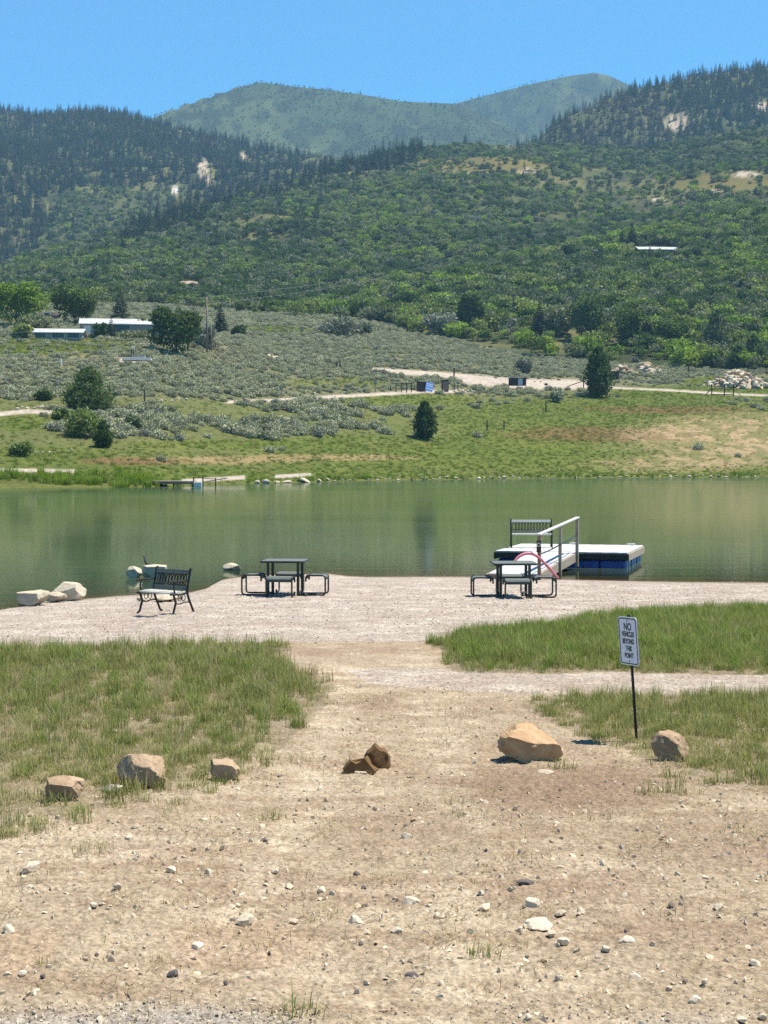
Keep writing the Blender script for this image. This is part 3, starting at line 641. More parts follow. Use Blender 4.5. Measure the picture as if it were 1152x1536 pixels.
w = (1-m['g'])**2*(1-m['path'])*(1-m['dirt'])*sstep(.22, .5, cl*.5+cl2*.5)*(m['s'] > 22)*(m['k'] == 0); w = np.where(m['py'] > 596, w*sstep(.40, .56, fbm(P[:, 0]*.045, P[:, 1]*.06, 117)), w); w = np.where(m['py'] < 575, np.maximum(w, .10*(1-m['path'])*(m['k'] == 0)), w)
keep = rng.random(len(P)) < w; P = P[keep]; px = m['px'][keep]; py = m['py'][keep]
S = (.75+.85*rng.random(len(P))**1.5)*(.7+.6*fbm(P[:, 0]*.08, P[:, 1]*.08, 115))*(1+.4*sstep(585, 625, py)); I = choose(len(P), (1, 1, 1, 1, .35)); P[:, 2] -= .06
order = np.argsort(-S/P[:, 1]); infr = (px > 6) & (px < 1146); order = [i for i in order if infr[i]]; big = order[:300]; vis = visible(P[big], S[big]*.8); big = [i for i, v in zip(big, vis) if v]
bigset = np.zeros(len(P), bool); bigset[big] = True
def sagelabel(x, y):
    a = 'left' if x < 330 else ('middle' if x < 700 else 'right'); 
    if y > 600: return 'grey green sagebrush bush among many just above the far shore, %s part of the slope' % a
    return 'grey green sagebrush bush among many on the upper flat, %s part of the slope' % a
for i in big:
    o = addobj('sage_bush', sage_me[I[i]], P[i]); o.rotation_euler.z = rng.random()*6.28; o.scale = (S[i],)*3
    tag(o, sagelabel(px[i], py[i]), 'sagebrush', 'sagebrush above the far shore')
r = ~bigset; scatter('sagebrush_cover', P[r], S[r], I[r], scol, None, label='grey green sagebrush covering the flats below the hills', cat='sagebrush')
# grass of the far bank
mcol = proto_col('meadow', [blade_mesh('meadow', 40, .45, .15, .45, .035, 60+i, M['meadow'], .6) for i in range(2)]+[blade_mesh('meadow', 30, .45, .15, .4, .03, 65, M['straw'], .6), blade_mesh('meadow', 30, .4, .2, .6, .035, 66, M['meadow'], .4)])
P, m = land_pts(66000, -160, 1320, 185, 520); d_ = fbm(P[:, 0]*.06, P[:, 1]*.08, 121)
keep = (rng.random(len(P)) < np.maximum(m['g'], .25)*(1-m['path'])*(1-.75*m['dirt'])) & (m['s'] > .5) & (m['k'] == 0); P = P[keep]
I = np.where(rng.random(len(P)) < .04+.2*sstep(.5, .65, d_[keep])+.5*m['dirt'][keep], 2, choose(len(P), (1, 1, 0, .6))); scatter('meadow_grass', P, .5+.5*rng.random(len(P)), I, mcol, None, label='green and tan meadow grass on the far bank', cat='grass')
rcol = proto_col('reeds', [blade_mesh('reeds', 46, .5, .5, 1.5, .05, 70+i, M['reed'], .35) for i in range(3)])
P, m = land_pts(40000, -160, 1320, 180, 310); w = np.where(m['px'] < 232, sstep(-2.5, -1, m['s'])*(1-sstep(8, 16, m['s'])), .30*sstep(-.6, .2, m['s'])*(1-sstep(2.5, 5, m['s'])))*(1-m['path'])
w *= sstep(.25, .5, fbm(P[:, 0]*.3, P[:, 1]*.3, 123)); w *= 1-.9*((m['px'] > 286) & (m['px'] < 368)); keep = rng.random(len(P)) < w*.8; P = P[keep]; q = m['px'][keep]
scatter('shore_reeds', P, np.where(q < 232, .45+.5*rng.random(len(P)), .4+.5*rng.random(len(P))), choose(len(P), (1, 1, 1)), rcol, None, label='bright green reeds along the far waterline', cat='reeds')

# scrub and conifers of the hills
oaks = [oakm('oak_shrub', 1, 5.4, 4.0, 'scrub'), oakm('oak_shrub', 2, 6.4, 4.2, 'scrub'), oakm('oak_shrub', 3, 4.6, 3.6, 'oak'), oakm('oak_shrub', 4, 5.8, 4.6, 'oak'), oakm('oak_shrub', 5, 4.4, 4.2, 'juniper'), oakm('oak_shrub', 6, 5, 3.2, 'greysh'), oakm('oak_shrub', 7, 5.6, 4.6, 'oak2')]
firs = [quads_mesh('conifer_tree', *cone_leaves(15, 5.2, 420, i, size=.75), M['conifer']) for i in range(3)]+[quads_mesh('conifer_tree', *cone_leaves(13, 4.2, 300, 7, size=.7), M['deadfir'])]
ocol = proto_col('oakbrush', oaks); fcol = proto_col('firs', firs)
L_CON = [(-400, 120), (0, 150), (190, 158), (240, 178), (360, 205), (450, 226), (480, 240), (430, 252), (330, 238), (280, 258), (220, 268), (150, 278), (90, 292), (70, 335), (60, 375), (110, 400), (-20, 420), (-400, 440)]
def conw(m, P):
    px = m['px']+110*(fbm(P[:, 0]*.006, P[:, 1]*.006, 131)-.5)+40*(fbm(P[:, 0]*.03, P[:, 1]*.03, 132)-.5); py = m['py']+60*(fbm(P[:, 0]*.012, P[:, 1]*.012, 133)-.5); k = m['k']; n = len(P); w = np.zeros(n)
    w = np.where(k == 4, np.where(pip(px, py, L_CON), .95, .07), w); w = np.where((k == 4) & (np.hypot((px-345)/60, (py-180)/10) < 1), .1, w)
    w = np.where(k == 3, .95, w); w = np.where(k == 6, np.where(py > 118+.0*px, .62*(py < 185), .05)*(px > 690), w); w = np.where(k == 5, .035+.9*((np.abs(px-690) < 60) & (py < 160)), w)
    w = np.where(k == 1, .022+.45*((py < 232+.22*(560-px)*(px < 560)) & (px > 395) & (px < 560) & (py > 200))+1.5*((py-np.interp(px, [0, 150, 300, 430, 500, 600], [402, 357, 312, 282, 252, 226])) < 13)*((px > 180) & (px < 620)), w); w = np.where(k == 2, .02, w)
    return w*(1-.95*(m['bare'] > .25))
P1, m1 = land_pts(105000, -160, 1320, 560, 2250); w = conw(m1, P1); kk = m1['k']; keepc = rng.random(len(P1)) < w*np.where(kk == 3, .62, np.where(kk == 4, .46, .2))
Pf, mf = land_pts(46000, -160, 1320, 2300, 4300); wf = conw(mf, Pf); keepf = rng.random(len(Pf)) < wf*.2
PC = np.concatenate([P1[keepc], Pf[keepf]]); pxC = np.concatenate([m1['px'][keepc], mf['px'][keepf]]); pyC = np.concatenate([m1['py'][keepc], mf['py'][keepf]]); kC = np.concatenate([m1['k'][keepc], mf['k'][keepf]])
SC = (.32+.68*rng.random(len(PC))**1.4)*np.where((kC == 1) | (kC == 2), 1.3, 1.0)*np.where(kC == 1, .78, np.where(kC == 2, .55, 1.0))*np.where(kC >= 5, .85, 1.0); dead = np.where(kC == 3, .5*ell(pxC, pyC, 900, 185, 140, 50)+.14, np.where(kC == 4, .20, .05))
IC = np.where(rng.random(len(PC)) < dead, 3, choose(len(PC), (1, 1, 1)))
# oak scrub: denser and larger towards the viewer
w = np.where(m1['k'] == 1, .78, np.where(m1['k'] == 2, .92, np.where(m1['k'] == 4, .8*(~pip(m1['px'], m1['py'], L_CON)), 0)))*(1-.92*(m1['bare'] > .2))
w *= .22+.78*sstep(.34, .5, fbm(P1[:, 0]*.016, P1[:, 1]*.009, 141)); yel = np.maximum(ell(m1['px'], m1['py'], 720, 248, 120, 14), ell(m1['px'], m1['py'], 1090, 275, 90, 18)); w *= 1-.72*yel
keep = (rng.random(len(P1)) < w*np.where(m1['k'] == 4, .55, .8)) & ~keepc; PO = P1[keep]; pxO = m1['px'][keep]; pyO = m1['py'][keep]; kO = m1['k'][keep]; dO = m1['d'][keep]
extra, me_ = land_pts(26000, -160, 1320, 440, 1000); w = np.where(me_['k'] == 2, .9, np.where(me_['k'] == 1, .6, 0))*(.35+.65*sstep(.3, .5, fbm(extra[:, 0]*.03, extra[:, 1]*.02, 143)))*(1-.9*(me_['bare'] > .2)); w = np.where((me_['k'] == 0), .5*sstep(345, 400, me_['s'])*(me_['px'] < 640), w)
w *= 1-(np.hypot((me_['px']-988)/42, (me_['py']-380)/12) < 1); ke = rng.random(len(extra)) < w*.8
w2 = 1-(np.hypot((pxO-988)/42, (pyO-380)/12) < 1); k2 = rng.random(len(PO)) < w2
PO = np.concatenate([PO[k2], extra[ke]]); pxO = np.concatenate([pxO[k2], me_['px'][ke]]); pyO = np.concatenate([pyO[k2], me_['py'][ke]]); kO = np.concatenate([kO[k2], me_['k'][ke]])
SO = (.42+1.0*rng.random(len(PO))**1.6)*np.where(kO == 4, 1.0, 1.0)*np.where(kO == 2, 1.05, .9); pk = fbm(PO[:, 0]*.012, PO[:, 1]*.012, 145)
IO_ = np.where(kO == 2, np.where(pk > .47, choose(len(PO), (.6, .6, 1.6, 1.6, .25, .3, 1.2)), choose(len(PO), (1, 1, .8, .8, 1.1, .5, .2))), np.where((pk > .5) | (kO == 4), choose(len(PO), (1, 1, 1.3, 1.3, .15, .3, .4)), choose(len(PO), (.7, .7, .1, .1, 1.5, .35, 0)))); PO[:, 2] -= .25*SO
def split(P, S, px, py, hgt, n):
    o = [i for i in np.argsort(-S/P[:, 1]) if 4 < px[i] < 1148][:int(n*1.6)]; v = visible(P[o], S[o]*hgt); sel = [i for i, q in zip(o, v) if q][:n]; b = np.zeros(len(P), bool); b[sel] = True; return sel, b
def hill_place(px, py, k):
    if k == 2: return 'on the bright right spur ' + ('above' if py < 382 else 'below')+' the white roofed house' if px > 850 else 'on the lower spur near the middle of the slope'
    return 'at the foot of the %s hillside' % ('left' if px < 380 else 'middle' if px < 760 else 'right')
sel, bs = split(PO, SO, pxO, pyO, 4.2, 290); kinds = ['muted green', 'broad muted green', 'fresh green', 'tall fresh green', 'dark green', 'grey leafless', 'bright green']
for i in sel:
    o = addobj('oak_shrub', oaks[IO_[i]], PO[i]); o.rotation_euler.z = rng.random()*6.28; o.scale = (SO[i],)*3
    tag(o, '%s oak shrub %s' % (kinds[IO_[i]], hill_place(pxO[i], pyO[i], kO[i])), 'shrub', 'oak shrubs on the lower hillside')
scatter('hillside_scrub', PO[~bs], SO[~bs], IO_[~bs], ocol, None, label='oak scrub covering the hillsides as one green mass', cat='scrub')
sel, bs = split(PC, SC, pxC, pyC, 14, 150)
for i in sel:
    o = addobj('conifer_tree', firs[IC[i]], PC[i]); o.rotation_euler.z = rng.random()*6.28; o.scale = (SC[i],)*3
    wh = {1: 'on the scrub covered middle hill', 2: 'on the bright right spur', 3: 'on the dark right ridge', 4: 'on the left mountain'}.get(int(kC[i]), 'on the far mountain')
    tag(o, '%s conifer tree among others %s' % ('grey brown dead' if IC[i] == 3 else 'dark green', wh), 'tree', 'conifers on the hills')
scatter('conifer_forest', PC[~bs], SC[~bs], IC[~bs], fcol, None, label='dark conifer forest on the ridges', cat='forest')
w = np.where(mf['k'] == 5, .98, np.where(mf['k'] == 6, .5*(mf['py'] > 122), np.where((mf['k'] == 3) | (mf['k'] == 4), .3, 0)))*(.4+.6*sstep(.35, .55, fbm(Pf[:, 0]*.006, Pf[:, 1]*.006, 147)))
keep = (rng.random(len(Pf)) < w) & ~keepf; n = keep.sum(); scatter('far_scrub', Pf[keep], (.4+.45*rng.random(n)), choose(n, (1, 1, .3, .1, 1.2, 0, 0)), ocol, None, label='scrub on the far mountains', cat='scrub')

# ------------------------------------------------------------------ single trees and bushes
def tree(name, px, py, wpx, hpx, kind, label, mat, cat='tree', group=None, leaves=1.0, sink=.15):
    p = fp(px, py); k = F/p.y; w = wpx/k; h = hpx/k; sd = int(px*7+py) % 997
    root = empty(name, (p.x, p.y, p.z-sink), 0, label, cat, group); n = int(2600*leaves*min(1.3, max(.25, hpx/55)))
    ls = max(.16, 2.0/k)
    if kind == 'juniper':
        n2 = n//8; g = np.random.default_rng(sd); bl = [(0, 0, h*.42, w*.40, w*.40, h*.44, n2*2), (0, 0, h*.72, w*.24, w*.24, h*.30, n2)]
        for i in range(7): a = i*.9+g.random()*.5; q = g.random(); bl.append((w*.27*math.cos(a), w*.27*math.sin(a), h*(.18+.4*q), w*.20, w*.20, h*(.24-.06*q), n2))
        bl += [(w*.03, 0, h*.9, w*.09, w*.09, h*.13, n2//3), (-w*.12, 0, h*.80, w*.09, w*.1, h*.13, n2//3), (w*.15, 0, h*.74, w*.09, w*.1, h*.13, n2//3)]
        C = blob_leaves(bl, ls, sd, up=.9, asp=1.9)
    elif kind == 'tall':
        n2 = n//7; bl = [(w*.04*math.sin(i*2), w*.04*math.cos(i*3), h*(.16+.13*i), w*(.32, .44, .48, .46, .39, .29, .17)[i]*(.9+.2*((sd*(i+3)) % 7)/7), w*(.32, .44, .48, .46, .39, .29, .17)[i], h*.12, n2) for i in range(7)]; C = blob_leaves(bl, ls, sd, up=.9, asp=1.9)
    elif kind == 'fir': C = cone_leaves(h, w, n, sd, size=h*.05, power=.9)
    else: C = blob_leaves(round_blobs(w, h, 11, sd, n//12, .08 if kind == 'bush' else .22), ls, sd, up=.15)
    keep = C[2-2][:, 2] > .03; C = tuple(a[keep] for a in C)
    o = addobj('crown', quads_mesh('crown', *C, M[mat]), parent=root)
    t = MB(); th = h*(.3 if kind in ('bush', 'juniper') else .6); t.tube([(0, 0, -.3), (w*.01, 0, th*.5), (w*.02, 0, th)], max(.05, h*.028), 8, max(.02, h*.012))
    for i in range(4): a = i*1.6+sd; t.tube([(0, 0, th*.35), (math.cos(a)*w*.14, math.sin(a)*w*.14, th*.8), (math.cos(a)*w*.24, math.sin(a)*w*.24, th*1.15)], h*.012, 5, h*.005)
    t.build('trunk', M['bark'], root, smooth=True); return root
tree('juniper_bush', 133, 617, 80, 64, 'juniper', 'large rounded dark juniper on the left of the far bank', 'juniper', leaves=1.6)
tree('juniper_bush', 638, 659, 38, 54, 'tall', 'small dark juniper alone on the green bank near the middle', 'juniper', leaves=1.3)
tree('juniper_tree', 898, 596, 40, 72, 'tall', 'tall narrow dark juniper beside the pale road, behind it a fence brace', 'juniper', leaves=1.6)
tree('dark_bush', 155, 671, 30, 40, 'juniper', 'dark upright juniper bush below the large rounded juniper', 'juniper', 'bush')
tree('olive_bush', 124, 655, 48, 40, 'bush', 'olive green bush between the large juniper and the dark upright one', 'oak', 'bush')
tree('low_bush', 91, 629, 28, 17, 'bush', 'low green bush touching the left foot of the large juniper', 'oak', 'bush')
tree('low_bush', 67, 600, 28, 17, 'bush', 'low dark bush in the sage left of the large juniper', 'juniper', 'bush')
tree('low_bush', 31, 684, 34, 22, 'bush', 'low bright green bush at the left edge above the shore track', 'oak', 'bush')
tree('thin_bush', 200, 648, 26, 26, 'bush', 'thin grey green bush right of the olive bush', 'scrub', 'bush', leaves=.6)
tree('round_tree', 24, 492, 86, 60, 'round', 'large bright green round tree at the left edge behind the sheds', 'oak2', leaves=1.7)
tree('round_tree', 112, 488, 66, 52, 'round', 'dark green round tree behind the low shed', 'oak', leaves=1.4)
tree('willow_bush', 52, 497, 54, 27, 'bush', 'grey green bush left of the low shed', 'scrub', 'bush')
tree('willow_bush', 33, 507, 30, 20, 'bush', 'small bright bush below the large round tree', 'oak', 'bush')
tree('spruce_tree', 181, 480, 30, 46, 'fir', 'dark spruce behind the long white roofed shed', 'conifer')
tree('leafy_tree', 264, 533, 72, 60, 'round', 'big dark leafy tree left of the utility poles', 'juniper', leaves=1.8)
tree('conifer_tree', 267, 492, 24, 34, 'fir', 'conifer top rising behind the big dark leafy tree', 'conifer')
tree('grey_bush', 306, 524, 36, 36, 'bush', 'bare grey bush behind the utility poles', 'greysh', 'bush')
tree('conifer_tree', 331, 500, 24, 44, 'fir', 'small dark conifer right of the utility poles', 'conifer')
tree('low_bush', 357, 504, 20, 16, 'bush', 'low dark bush right of the small conifer', 'juniper', 'bush')
tree('conifer_tree', 167, 506, 20, 30, 'fir', 'small conifer in front of the long white roofed shed', 'conifer')
tree('dark_bush', 150, 507, 18, 22, 'bush', 'dark bush at the near corner of the long shed', 'juniper', 'bush')
tree('willow_bush', 200, 509, 46, 15, 'bush', 'wide green bush in front of the long shed', 'scrub', 'bush')
tree('leafy_tree', 221, 504, 26, 24, 'round', 'small leafy tree before the right end of the long shed', 'scrub')
tree('grey_bush', 505, 503, 70, 24, 'bush', 'wide grey bush thicket on the sage flat', 'greysh', 'bush', leaves=1.3)
tree('low_bush', 540, 502, 40, 16, 'bush', 'low dark bush at the right end of the grey thicket', 'scrub', 'bush')
tree('dark_bush', 602, 474, 46, 34, 'bush', 'dark green bush at the top edge of the sage flat', 'juniper', 'bush', leaves=1.3)
tree('dark_bush', 544, 475, 13, 18, 'juniper', 'small dark juniper on the skyline of the sage flat', 'juniper', 'bush')
tree('grey_bush', 660, 503, 48, 32, 'bush', 'grey bush at the foot of the wooded hill', 'greysh', 'bush', leaves=1.2)
tree('leafy_tree', 705, 494, 42, 46, 'round', 'dark leafy tree right of the grey bush', 'juniper', leaves=1.3)
tree('conifer_tree', 809, 506, 30, 50, 'fir', 'pointed dark green conifer at the edge of the sage', 'conifer')
tree('leafy_tree', 880, 511, 46, 60, 'round', 'dark tall leafy tree at the foot of the bright spur', 'juniper', leaves=1.4)
tree('leafy_tree', 840, 503, 50, 38, 'round', 'mid green leafy tree between the conifer and the dark tall tree', 'scrub', leaves=1.2)
tree('leafy_tree', 948, 517, 46, 44, 'round', 'fresh green leafy tree right of the dark tall tree', 'oak', leaves=1.3)
tree('conifer_tree', 972, 520, 26, 50, 'fir', 'dark conifer between two fresh green trees', 'conifer')
tree('leafy_tree', 1010, 521, 60, 46, 'round', 'broad fresh green tree at the edge of the sage', 'oak', leaves=1.4)
tree('pine_tree', 1075, 530, 48, 62, 'juniper', 'open green pine above the rock heap', 'scrub', leaves=1.2)
tree('juniper_bush', 1108, 552, 36, 34, 'juniper', 'round dark juniper above the rock heap', 'juniper', 'bush')
tree('juniper_tree', 1130, 548, 34, 46, 'juniper', 'taller dark juniper at the right edge above the rock heap', 'juniper')
tree('conifer_tree', 948, 376, 20, 44, 'fir', 'tall dark conifer just left of the white roofed house', 'conifer', sink=1)
tree('conifer_tree', 933, 378, 18, 36, 'fir', 'second dark conifer left of the white roofed house', 'conifer', sink=1)
tree('grey_bush', 787, 562, 22, 24, 'bush', 'bare grey bush behind the notice shelter', 'greysh', 'bush', leaves=.6)
tree('grey_bush', 835, 603, 20, 16, 'bush', 'small pale sage clump below the road on the green bank', 'sage', 'bush', leaves=.6)

# ================================================================== BOULDERS AND STONES
def rock(name, px, py, wpx, hpx, dep, seed, mat, label, group=None, planes=None, cuts=9, rz=0, sink=.12, sub=4, rough=.05, cat='rock', lump=.22, tilt=(0, 0)):
    p = gp(px, py); k = ppm(p); w = wpx/k; h = hpx/k/.97; d = w*dep
    me = rock_mesh(name, (w*1.06, d, h*1.25), seed, M[mat], cuts, planes, sub, rough, lump); zs = [v.co.z for v in me.vertices]; xs = [v.co.x for v in me.vertices]
    kx = w/(max(xs)-min(xs)); kz = h*(1+sink)/(max(zs)-min(zs))
    for v in me.vertices: v.co.x *= kx; v.co.z = (v.co.z-min(zs))*kz-h*sink
    o = addobj(name, me, (p.x, p.y+d*.42, p.z)); o.rotation_euler = (tilt[0], tilt[1], rz); return tag(o, label, cat, group)
G1 = 'boulders across the track'
rock('boulder', 210, 1184, 78, 47, .8, 3, 'sand1', 'largest tan boulder in the grass on the left, rounded top and dark worn front', G1, [((-.75, -.5, .25), .62), ((.15, -.55, .8), .60), ((.75, -.3, .45), .62), ((.1, -1, -.12), .62)], 6, rough=.10)
rock('boulder', 91, 1203, 58, 34, .75, 5, 'sand1', 'tan flat topped boulder lowest on the left, dark undercut front', G1, [((.08, -.35, .9), .5), ((-.2, -.9, -.3), .55), ((-.9, -.3, .1), .68)], 6, rough=.12)
rock('boulder', 108, 1187, 36, 20, .7, 8, 'sand1', 'small tan rock tucked behind the flat topped boulder', G1, [((.1, -.2, .95), .5), ((0, -1, -.2), .6)], 5)
rock('boulder', 167, 1190, 36, 12, .7, 11, 'lime', 'small pale flat rock left below the largest tan boulder', G1, cuts=7)
rock('boulder', 335, 1172, 47, 30, .7, 15, 'sand1', 'squarish tan boulder alone right of the grass edge', G1, [((.1, -.25, .95), .55), ((0, -1, -.1), .55), ((-.95, -.2, .1), .72), ((.9, -.3, 0), .8)], 5, rough=.12)
rock('boulder', 797, 1146, 102, 50, .85, 21, 'sand2', 'big orange boulder with broad sunlit top and dark undercut front', G1, [((.16, -.42, .89), .36), ((-.30, -.94, -.10), .50), ((.20, -.95, -.18), .58), ((.80, .2, .55), .66), ((-.92, -.25, .2), .84)], 3, rough=.12, lump=.2, sink=.22)
rock('boulder', 1011, 1144, 60, 42, .8, 27, 'sand1', 'rough tan boulder right of the sign post', G1, [((-.45, -.85, .0), .5), ((.75, -.45, .35), .55), ((.1, -.2, .95), .66)], 5, rough=.12)
def slab_rock(px, py, outline, k, thick, label, dy, seed, mat='sand3'):
    """a broken concave piece: outline in photo pixels relative to (px, py), given its own thickness"""
    p = gp(px, py); s = ppm(p); bm = bmesh.new(); ol = [((x)/s, -(y)/s) for x, y in outline]
    lay = []
    for j, (yy, sc, sh) in enumerate(((0, .90, 0), (thick*.12, 1, 0), (thick*.6, 1.02, .02), (thick, .8, .03))):
        lay.append([bm.verts.new((x*sc+sh, yy, max(z*sc, z-.03))) for x, z in ol])
    n = len(ol)
    for a, b in zip(lay, lay[1:]):
        for i in range(n): bm.faces.new((a[i], a[(i+1) % n], b[(i+1) % n], b[i]))
    bm.faces.new(lay[0]); bm.faces.new(lay[-1][::-1]); bmesh.ops.triangulate(bm, faces=[f for f in bm.faces if len(f.verts) > 4])
    bmesh.ops.subdivide_edges(bm, edges=bm.edges, cuts=2, use_grid_fill=True); bmesh.ops.recalc_face_normals(bm, faces=bm.faces)
    for v in bm.verts:
        q = v.co*9+Vector((seed, seed*2, 0)); v.co += Vector((mnoise.noise(q), mnoise.noise(q+Vector((9, 0, 0)))*1.3, mnoise.noise(q+Vector((0, 9, 0)))))*.018
    me = bpy.data.meshes.new('broken_rock'); bm.to_mesh(me); bm.free(); me.materials.append(M[mat]); me.polygons.foreach_set('use_smooth', [True]*len(me.polygons)); me.set_sharp_from_angle(angle=R(32))
    o = addobj('broken_rock', me, (p.x, p.y+dy, p.z)); o.rotation_euler = (R(-8), 0, R(6)); return tag(o, label, 'rock', G1)
slab_rock(540, 1160, [(-22, 4), (-24, -9), (-15, -21), (-7, -17), (2, -18), (10, -26), (17, -16), (26, -5), (21, 5)], 1, .28, 'brown broken rock with a notched crescent edge, left half of a split pair', -.05, 3)
slab_rock(568, 1158, [(-14, 4), (-22, -20), (-18, -27), (-12, -31), (-5, -39), (2, -33), (10, -30), (17, -20), (18, -4), (12, 5)], 1, .30, 'taller brown broken rock, right half of a split pair on the track', .10, 8)
rock('rock_chip', 541, 1163, 20, 5, .7, 31, 'lime', 'pale chip lying under the notched broken rock', None, cuts=6)
G2 = 'pale boulders at the beach edge'
rock('shore_boulder', 43, 910, 50, 22, .9, 41, 'lime', 'low blocky cream boulder at the far left of the beach edge', G2, [((0, -.15, 1), .55), ((-.1, -1, .05), .6), ((-1, -.1, 0), .8), ((.8, -.5, .2), .75)], 2)
rock('shore_boulder', 100, 902, 52, 27, .9, 44, 'lime', 'tall cream boulder with stepped top beside the low blocky one', G2, [((-.45, -.6, .65), .5), ((.9, -.2, .2), .75), ((.0, -.1, 1), .68), ((-.2, -1, -.1), .72)], 3)
rock('shore_boulder', 84, 904, 32, 15, .7, 46, 'lime', 'smaller cream rock in front of the stepped boulder', G2, [((0, -.35, .95), .5)], 4)
GW = 'pale boulders standing in the shallows'
def wrock(name, px, py, wpx, hpx, dep, seed, mat, label, group, planes=None, cuts=12, z=0, zs=.07):
    q = on_plane(px, py, z); k = F/q[1]; w = wpx/k; h = hpx/k; me = rock_mesh(name, (w*1.05, w*dep, (h+zs)*1.15), seed, M[mat], cuts, planes, 4)
    xs = [v.co.x for v in me.vertices]; zz = [v.co.z for v in me.vertices]; kx = w/(max(xs)-min(xs)); kz = (h+zs)/(max(zz)-min(zz))
    for v in me.vertices: v.co.x *= kx; v.co.z = (v.co.z-min(zz))*kz-zs
    return tag(addobj(name, me, (q[0], q[1]+w*dep*.4, z)), label, 'rock', group)
wrock('shore_boulder', 201, 867, 25, 18, .8, 51, 'lime', 'rounded cream boulder in the shallows, left one of a touching pair', GW, [((.6, -.3, .6), .5), ((0, -1, -.1), .6)])
wrock('shore_boulder', 231, 868, 38, 20, .8, 53, 'lime', 'squared cream boulder in the shallows with a bird on top', GW, [((0, -.1, 1), .45), ((.05, -1, -.05), .6), ((1, 0, 0), .82), ((-.9, -.4, .1), .8)], 2)
wrock('shore_boulder', 347, 856, 27, 11, .8, 57, 'lime', 'lone low cream boulder in the shallows beyond the spit', GW, cuts=5)
for i, (x, y, w, h, s_) in enumerate([(216, 902, 22, 7, 'left'), (243, 903, 40, 10, 'dark edged wide'), (262, 900, 26, 10, 'right')]):
    rock('shore_boulder', x, y, w, h, .8, 60+i, 'lime', 'low cream slab rock lying behind the beach bench, %s one' % s_, 'slab rocks behind the bench', cuts=6, sub=3)
# countable stones on the dirt
ST = [(121,1314,16,'w'),(175,1334,17,'b'),(139,1361,13,'b'),(153,1358,10,'b'),(108,1378,8,'d'),(366,1387,32,'w'),(295,1423,20,'w'),(10,1401,22,'w'),(259,1466,21,'d'),(33,1463,14,'w'),(10,1465,16,'w'),(64,1466,8,'d'),(52,1491,14,'w'),
(165,1498,10,'d'),(338,1477,9,'d'),(311,1312,16,'w'),(257,1308,18,'w'),(192,1261,13,'w'),(316,1355,10,'w'),(356,1361,12,'w'),(45,1310,40,'b'),(201,1245,10,'d'),(352,1337,8,'w'),(611,1283,12,'b'),(612,1259,18,'b'),(412,1310,12,'w'),
(433,1333,16,'b'),(482,1341,17,'w'),(546,1334,10,'d'),(548,1362,12,'d'),(441,1384,14,'b'),(534,1388,24,'w'),(551,1391,10,'w'),(728,1366,22,'w'),(655,1378,15,'w'),(722,1343,14,'w'),(618,1469,24,'d'),(634,1463,9,'d'),(624,1492,13,'b'),
(593,1475,12,'w'),(529,1414,12,'w'),(544,1417,14,'w'),(595,1400,19,'w'),(615,1357,26,'w'),(550,1402,12,'b'),(772,1454,9,'d'),(742,1466,13,'w'),(661,1479,12,'w'),(536,1314,13,'d'),(397,1263,10,'d'),(790,1331,27,'d'),(799,1362,24,'w'),
(835,1357,12,'b'),(841,1374,20,'b'),(871,1371,15,'w'),(827,1404,16,'b'),(846,1417,22,'w'),(780,1399,14,'w'),(909,1427,15,'w'),(944,1417,26,'w'),(777,1454,21,'w'),(1007,1362,13,'d'),(1079,1366,20,'w'),(1059,1320,13,'w'),(951,1299,9,'w'),
(840,1304,12,'w'),(955,1469,17,'w'),(1005,1487,12,'b'),(1057,1475,14,'w'),(1044,1505,21,'w'),(1134,1448,22,'w'),(839,1472,17,'w'),(1144,1528,14,'w'),(1113,1532,17,'w'),(1028,1474,8,'d'),(790,1438,10,'d'),(806,1394,52,'f'),(794,1531,16,'w'),(992,1262,8,'d'),
(818,1160,24,'f'),(420,1166,9,'d'),(480,1185,9,'w')]
seen_l = {}
def where(x, y):
    anchors = [(75, 'left edge'), (210, 'largest tan boulder'), (335, 'squarish tan boulder'), (550, 'broken rocks'), (690, 'gap in the boulders'), (797, 'orange boulder'), (945, 'sign post'), (1040, 'rough tan boulder'), (1130, 'right edge')]
    a = min(anchors, key=lambda q: abs(q[0]-x))[1]
    b = 'close below' if y < 1265 else 'well below' if y < 1345 else 'far below' if y < 1425 else 'near the gravel under'
    return ('at the %s, %s' % (a, 'upper dirt' if y < 1300 else 'middle dirt' if y < 1420 else 'lowest dirt')) if 'edge' in a else '%s the %s' % (b, a)
size_w = lambda w: 'tiny' if w < 11 else 'small' if w < 15 else 'medium' if w < 20 else 'large'
names = {'w': 'pale', 'b': 'buff', 'd': 'dark', 'f': 'flat embedded'}
keys = {}
for s_ in ST: keys.setdefault((size_w(s_[2]), s_[3], where(s_[0], s_[1])), []).append(s_)
for (sz, c_, wh), L_ in keys.items():
    L_.sort(key=lambda q: q[0])
    for j, (x, y, w, cc) in enumerate(L_):
        pre = '' if len(L_) == 1 else ('left ' if j == 0 else 'right ' if j == len(L_)-1 else 'middle ')
        sd = 200+ST.index((x, y, w, cc)); fl = .16 if cc == 'f' else .34+.25*((sd*37 % 10)/10)
        rock('stone', x, y, w, w*fl, .85, sd, {'w': 'pebble', 'b': 'buff', 'd': 'darkstone', 'f': 'buff'}[cc], '%s%s %s stone on the dirt %s' % (pre, sz, names[cc], wh), 'loose stones on the dirt', cuts=11, rz=sd % 7*.45, sink=.45, sub=3, rough=.1, cat='stone')

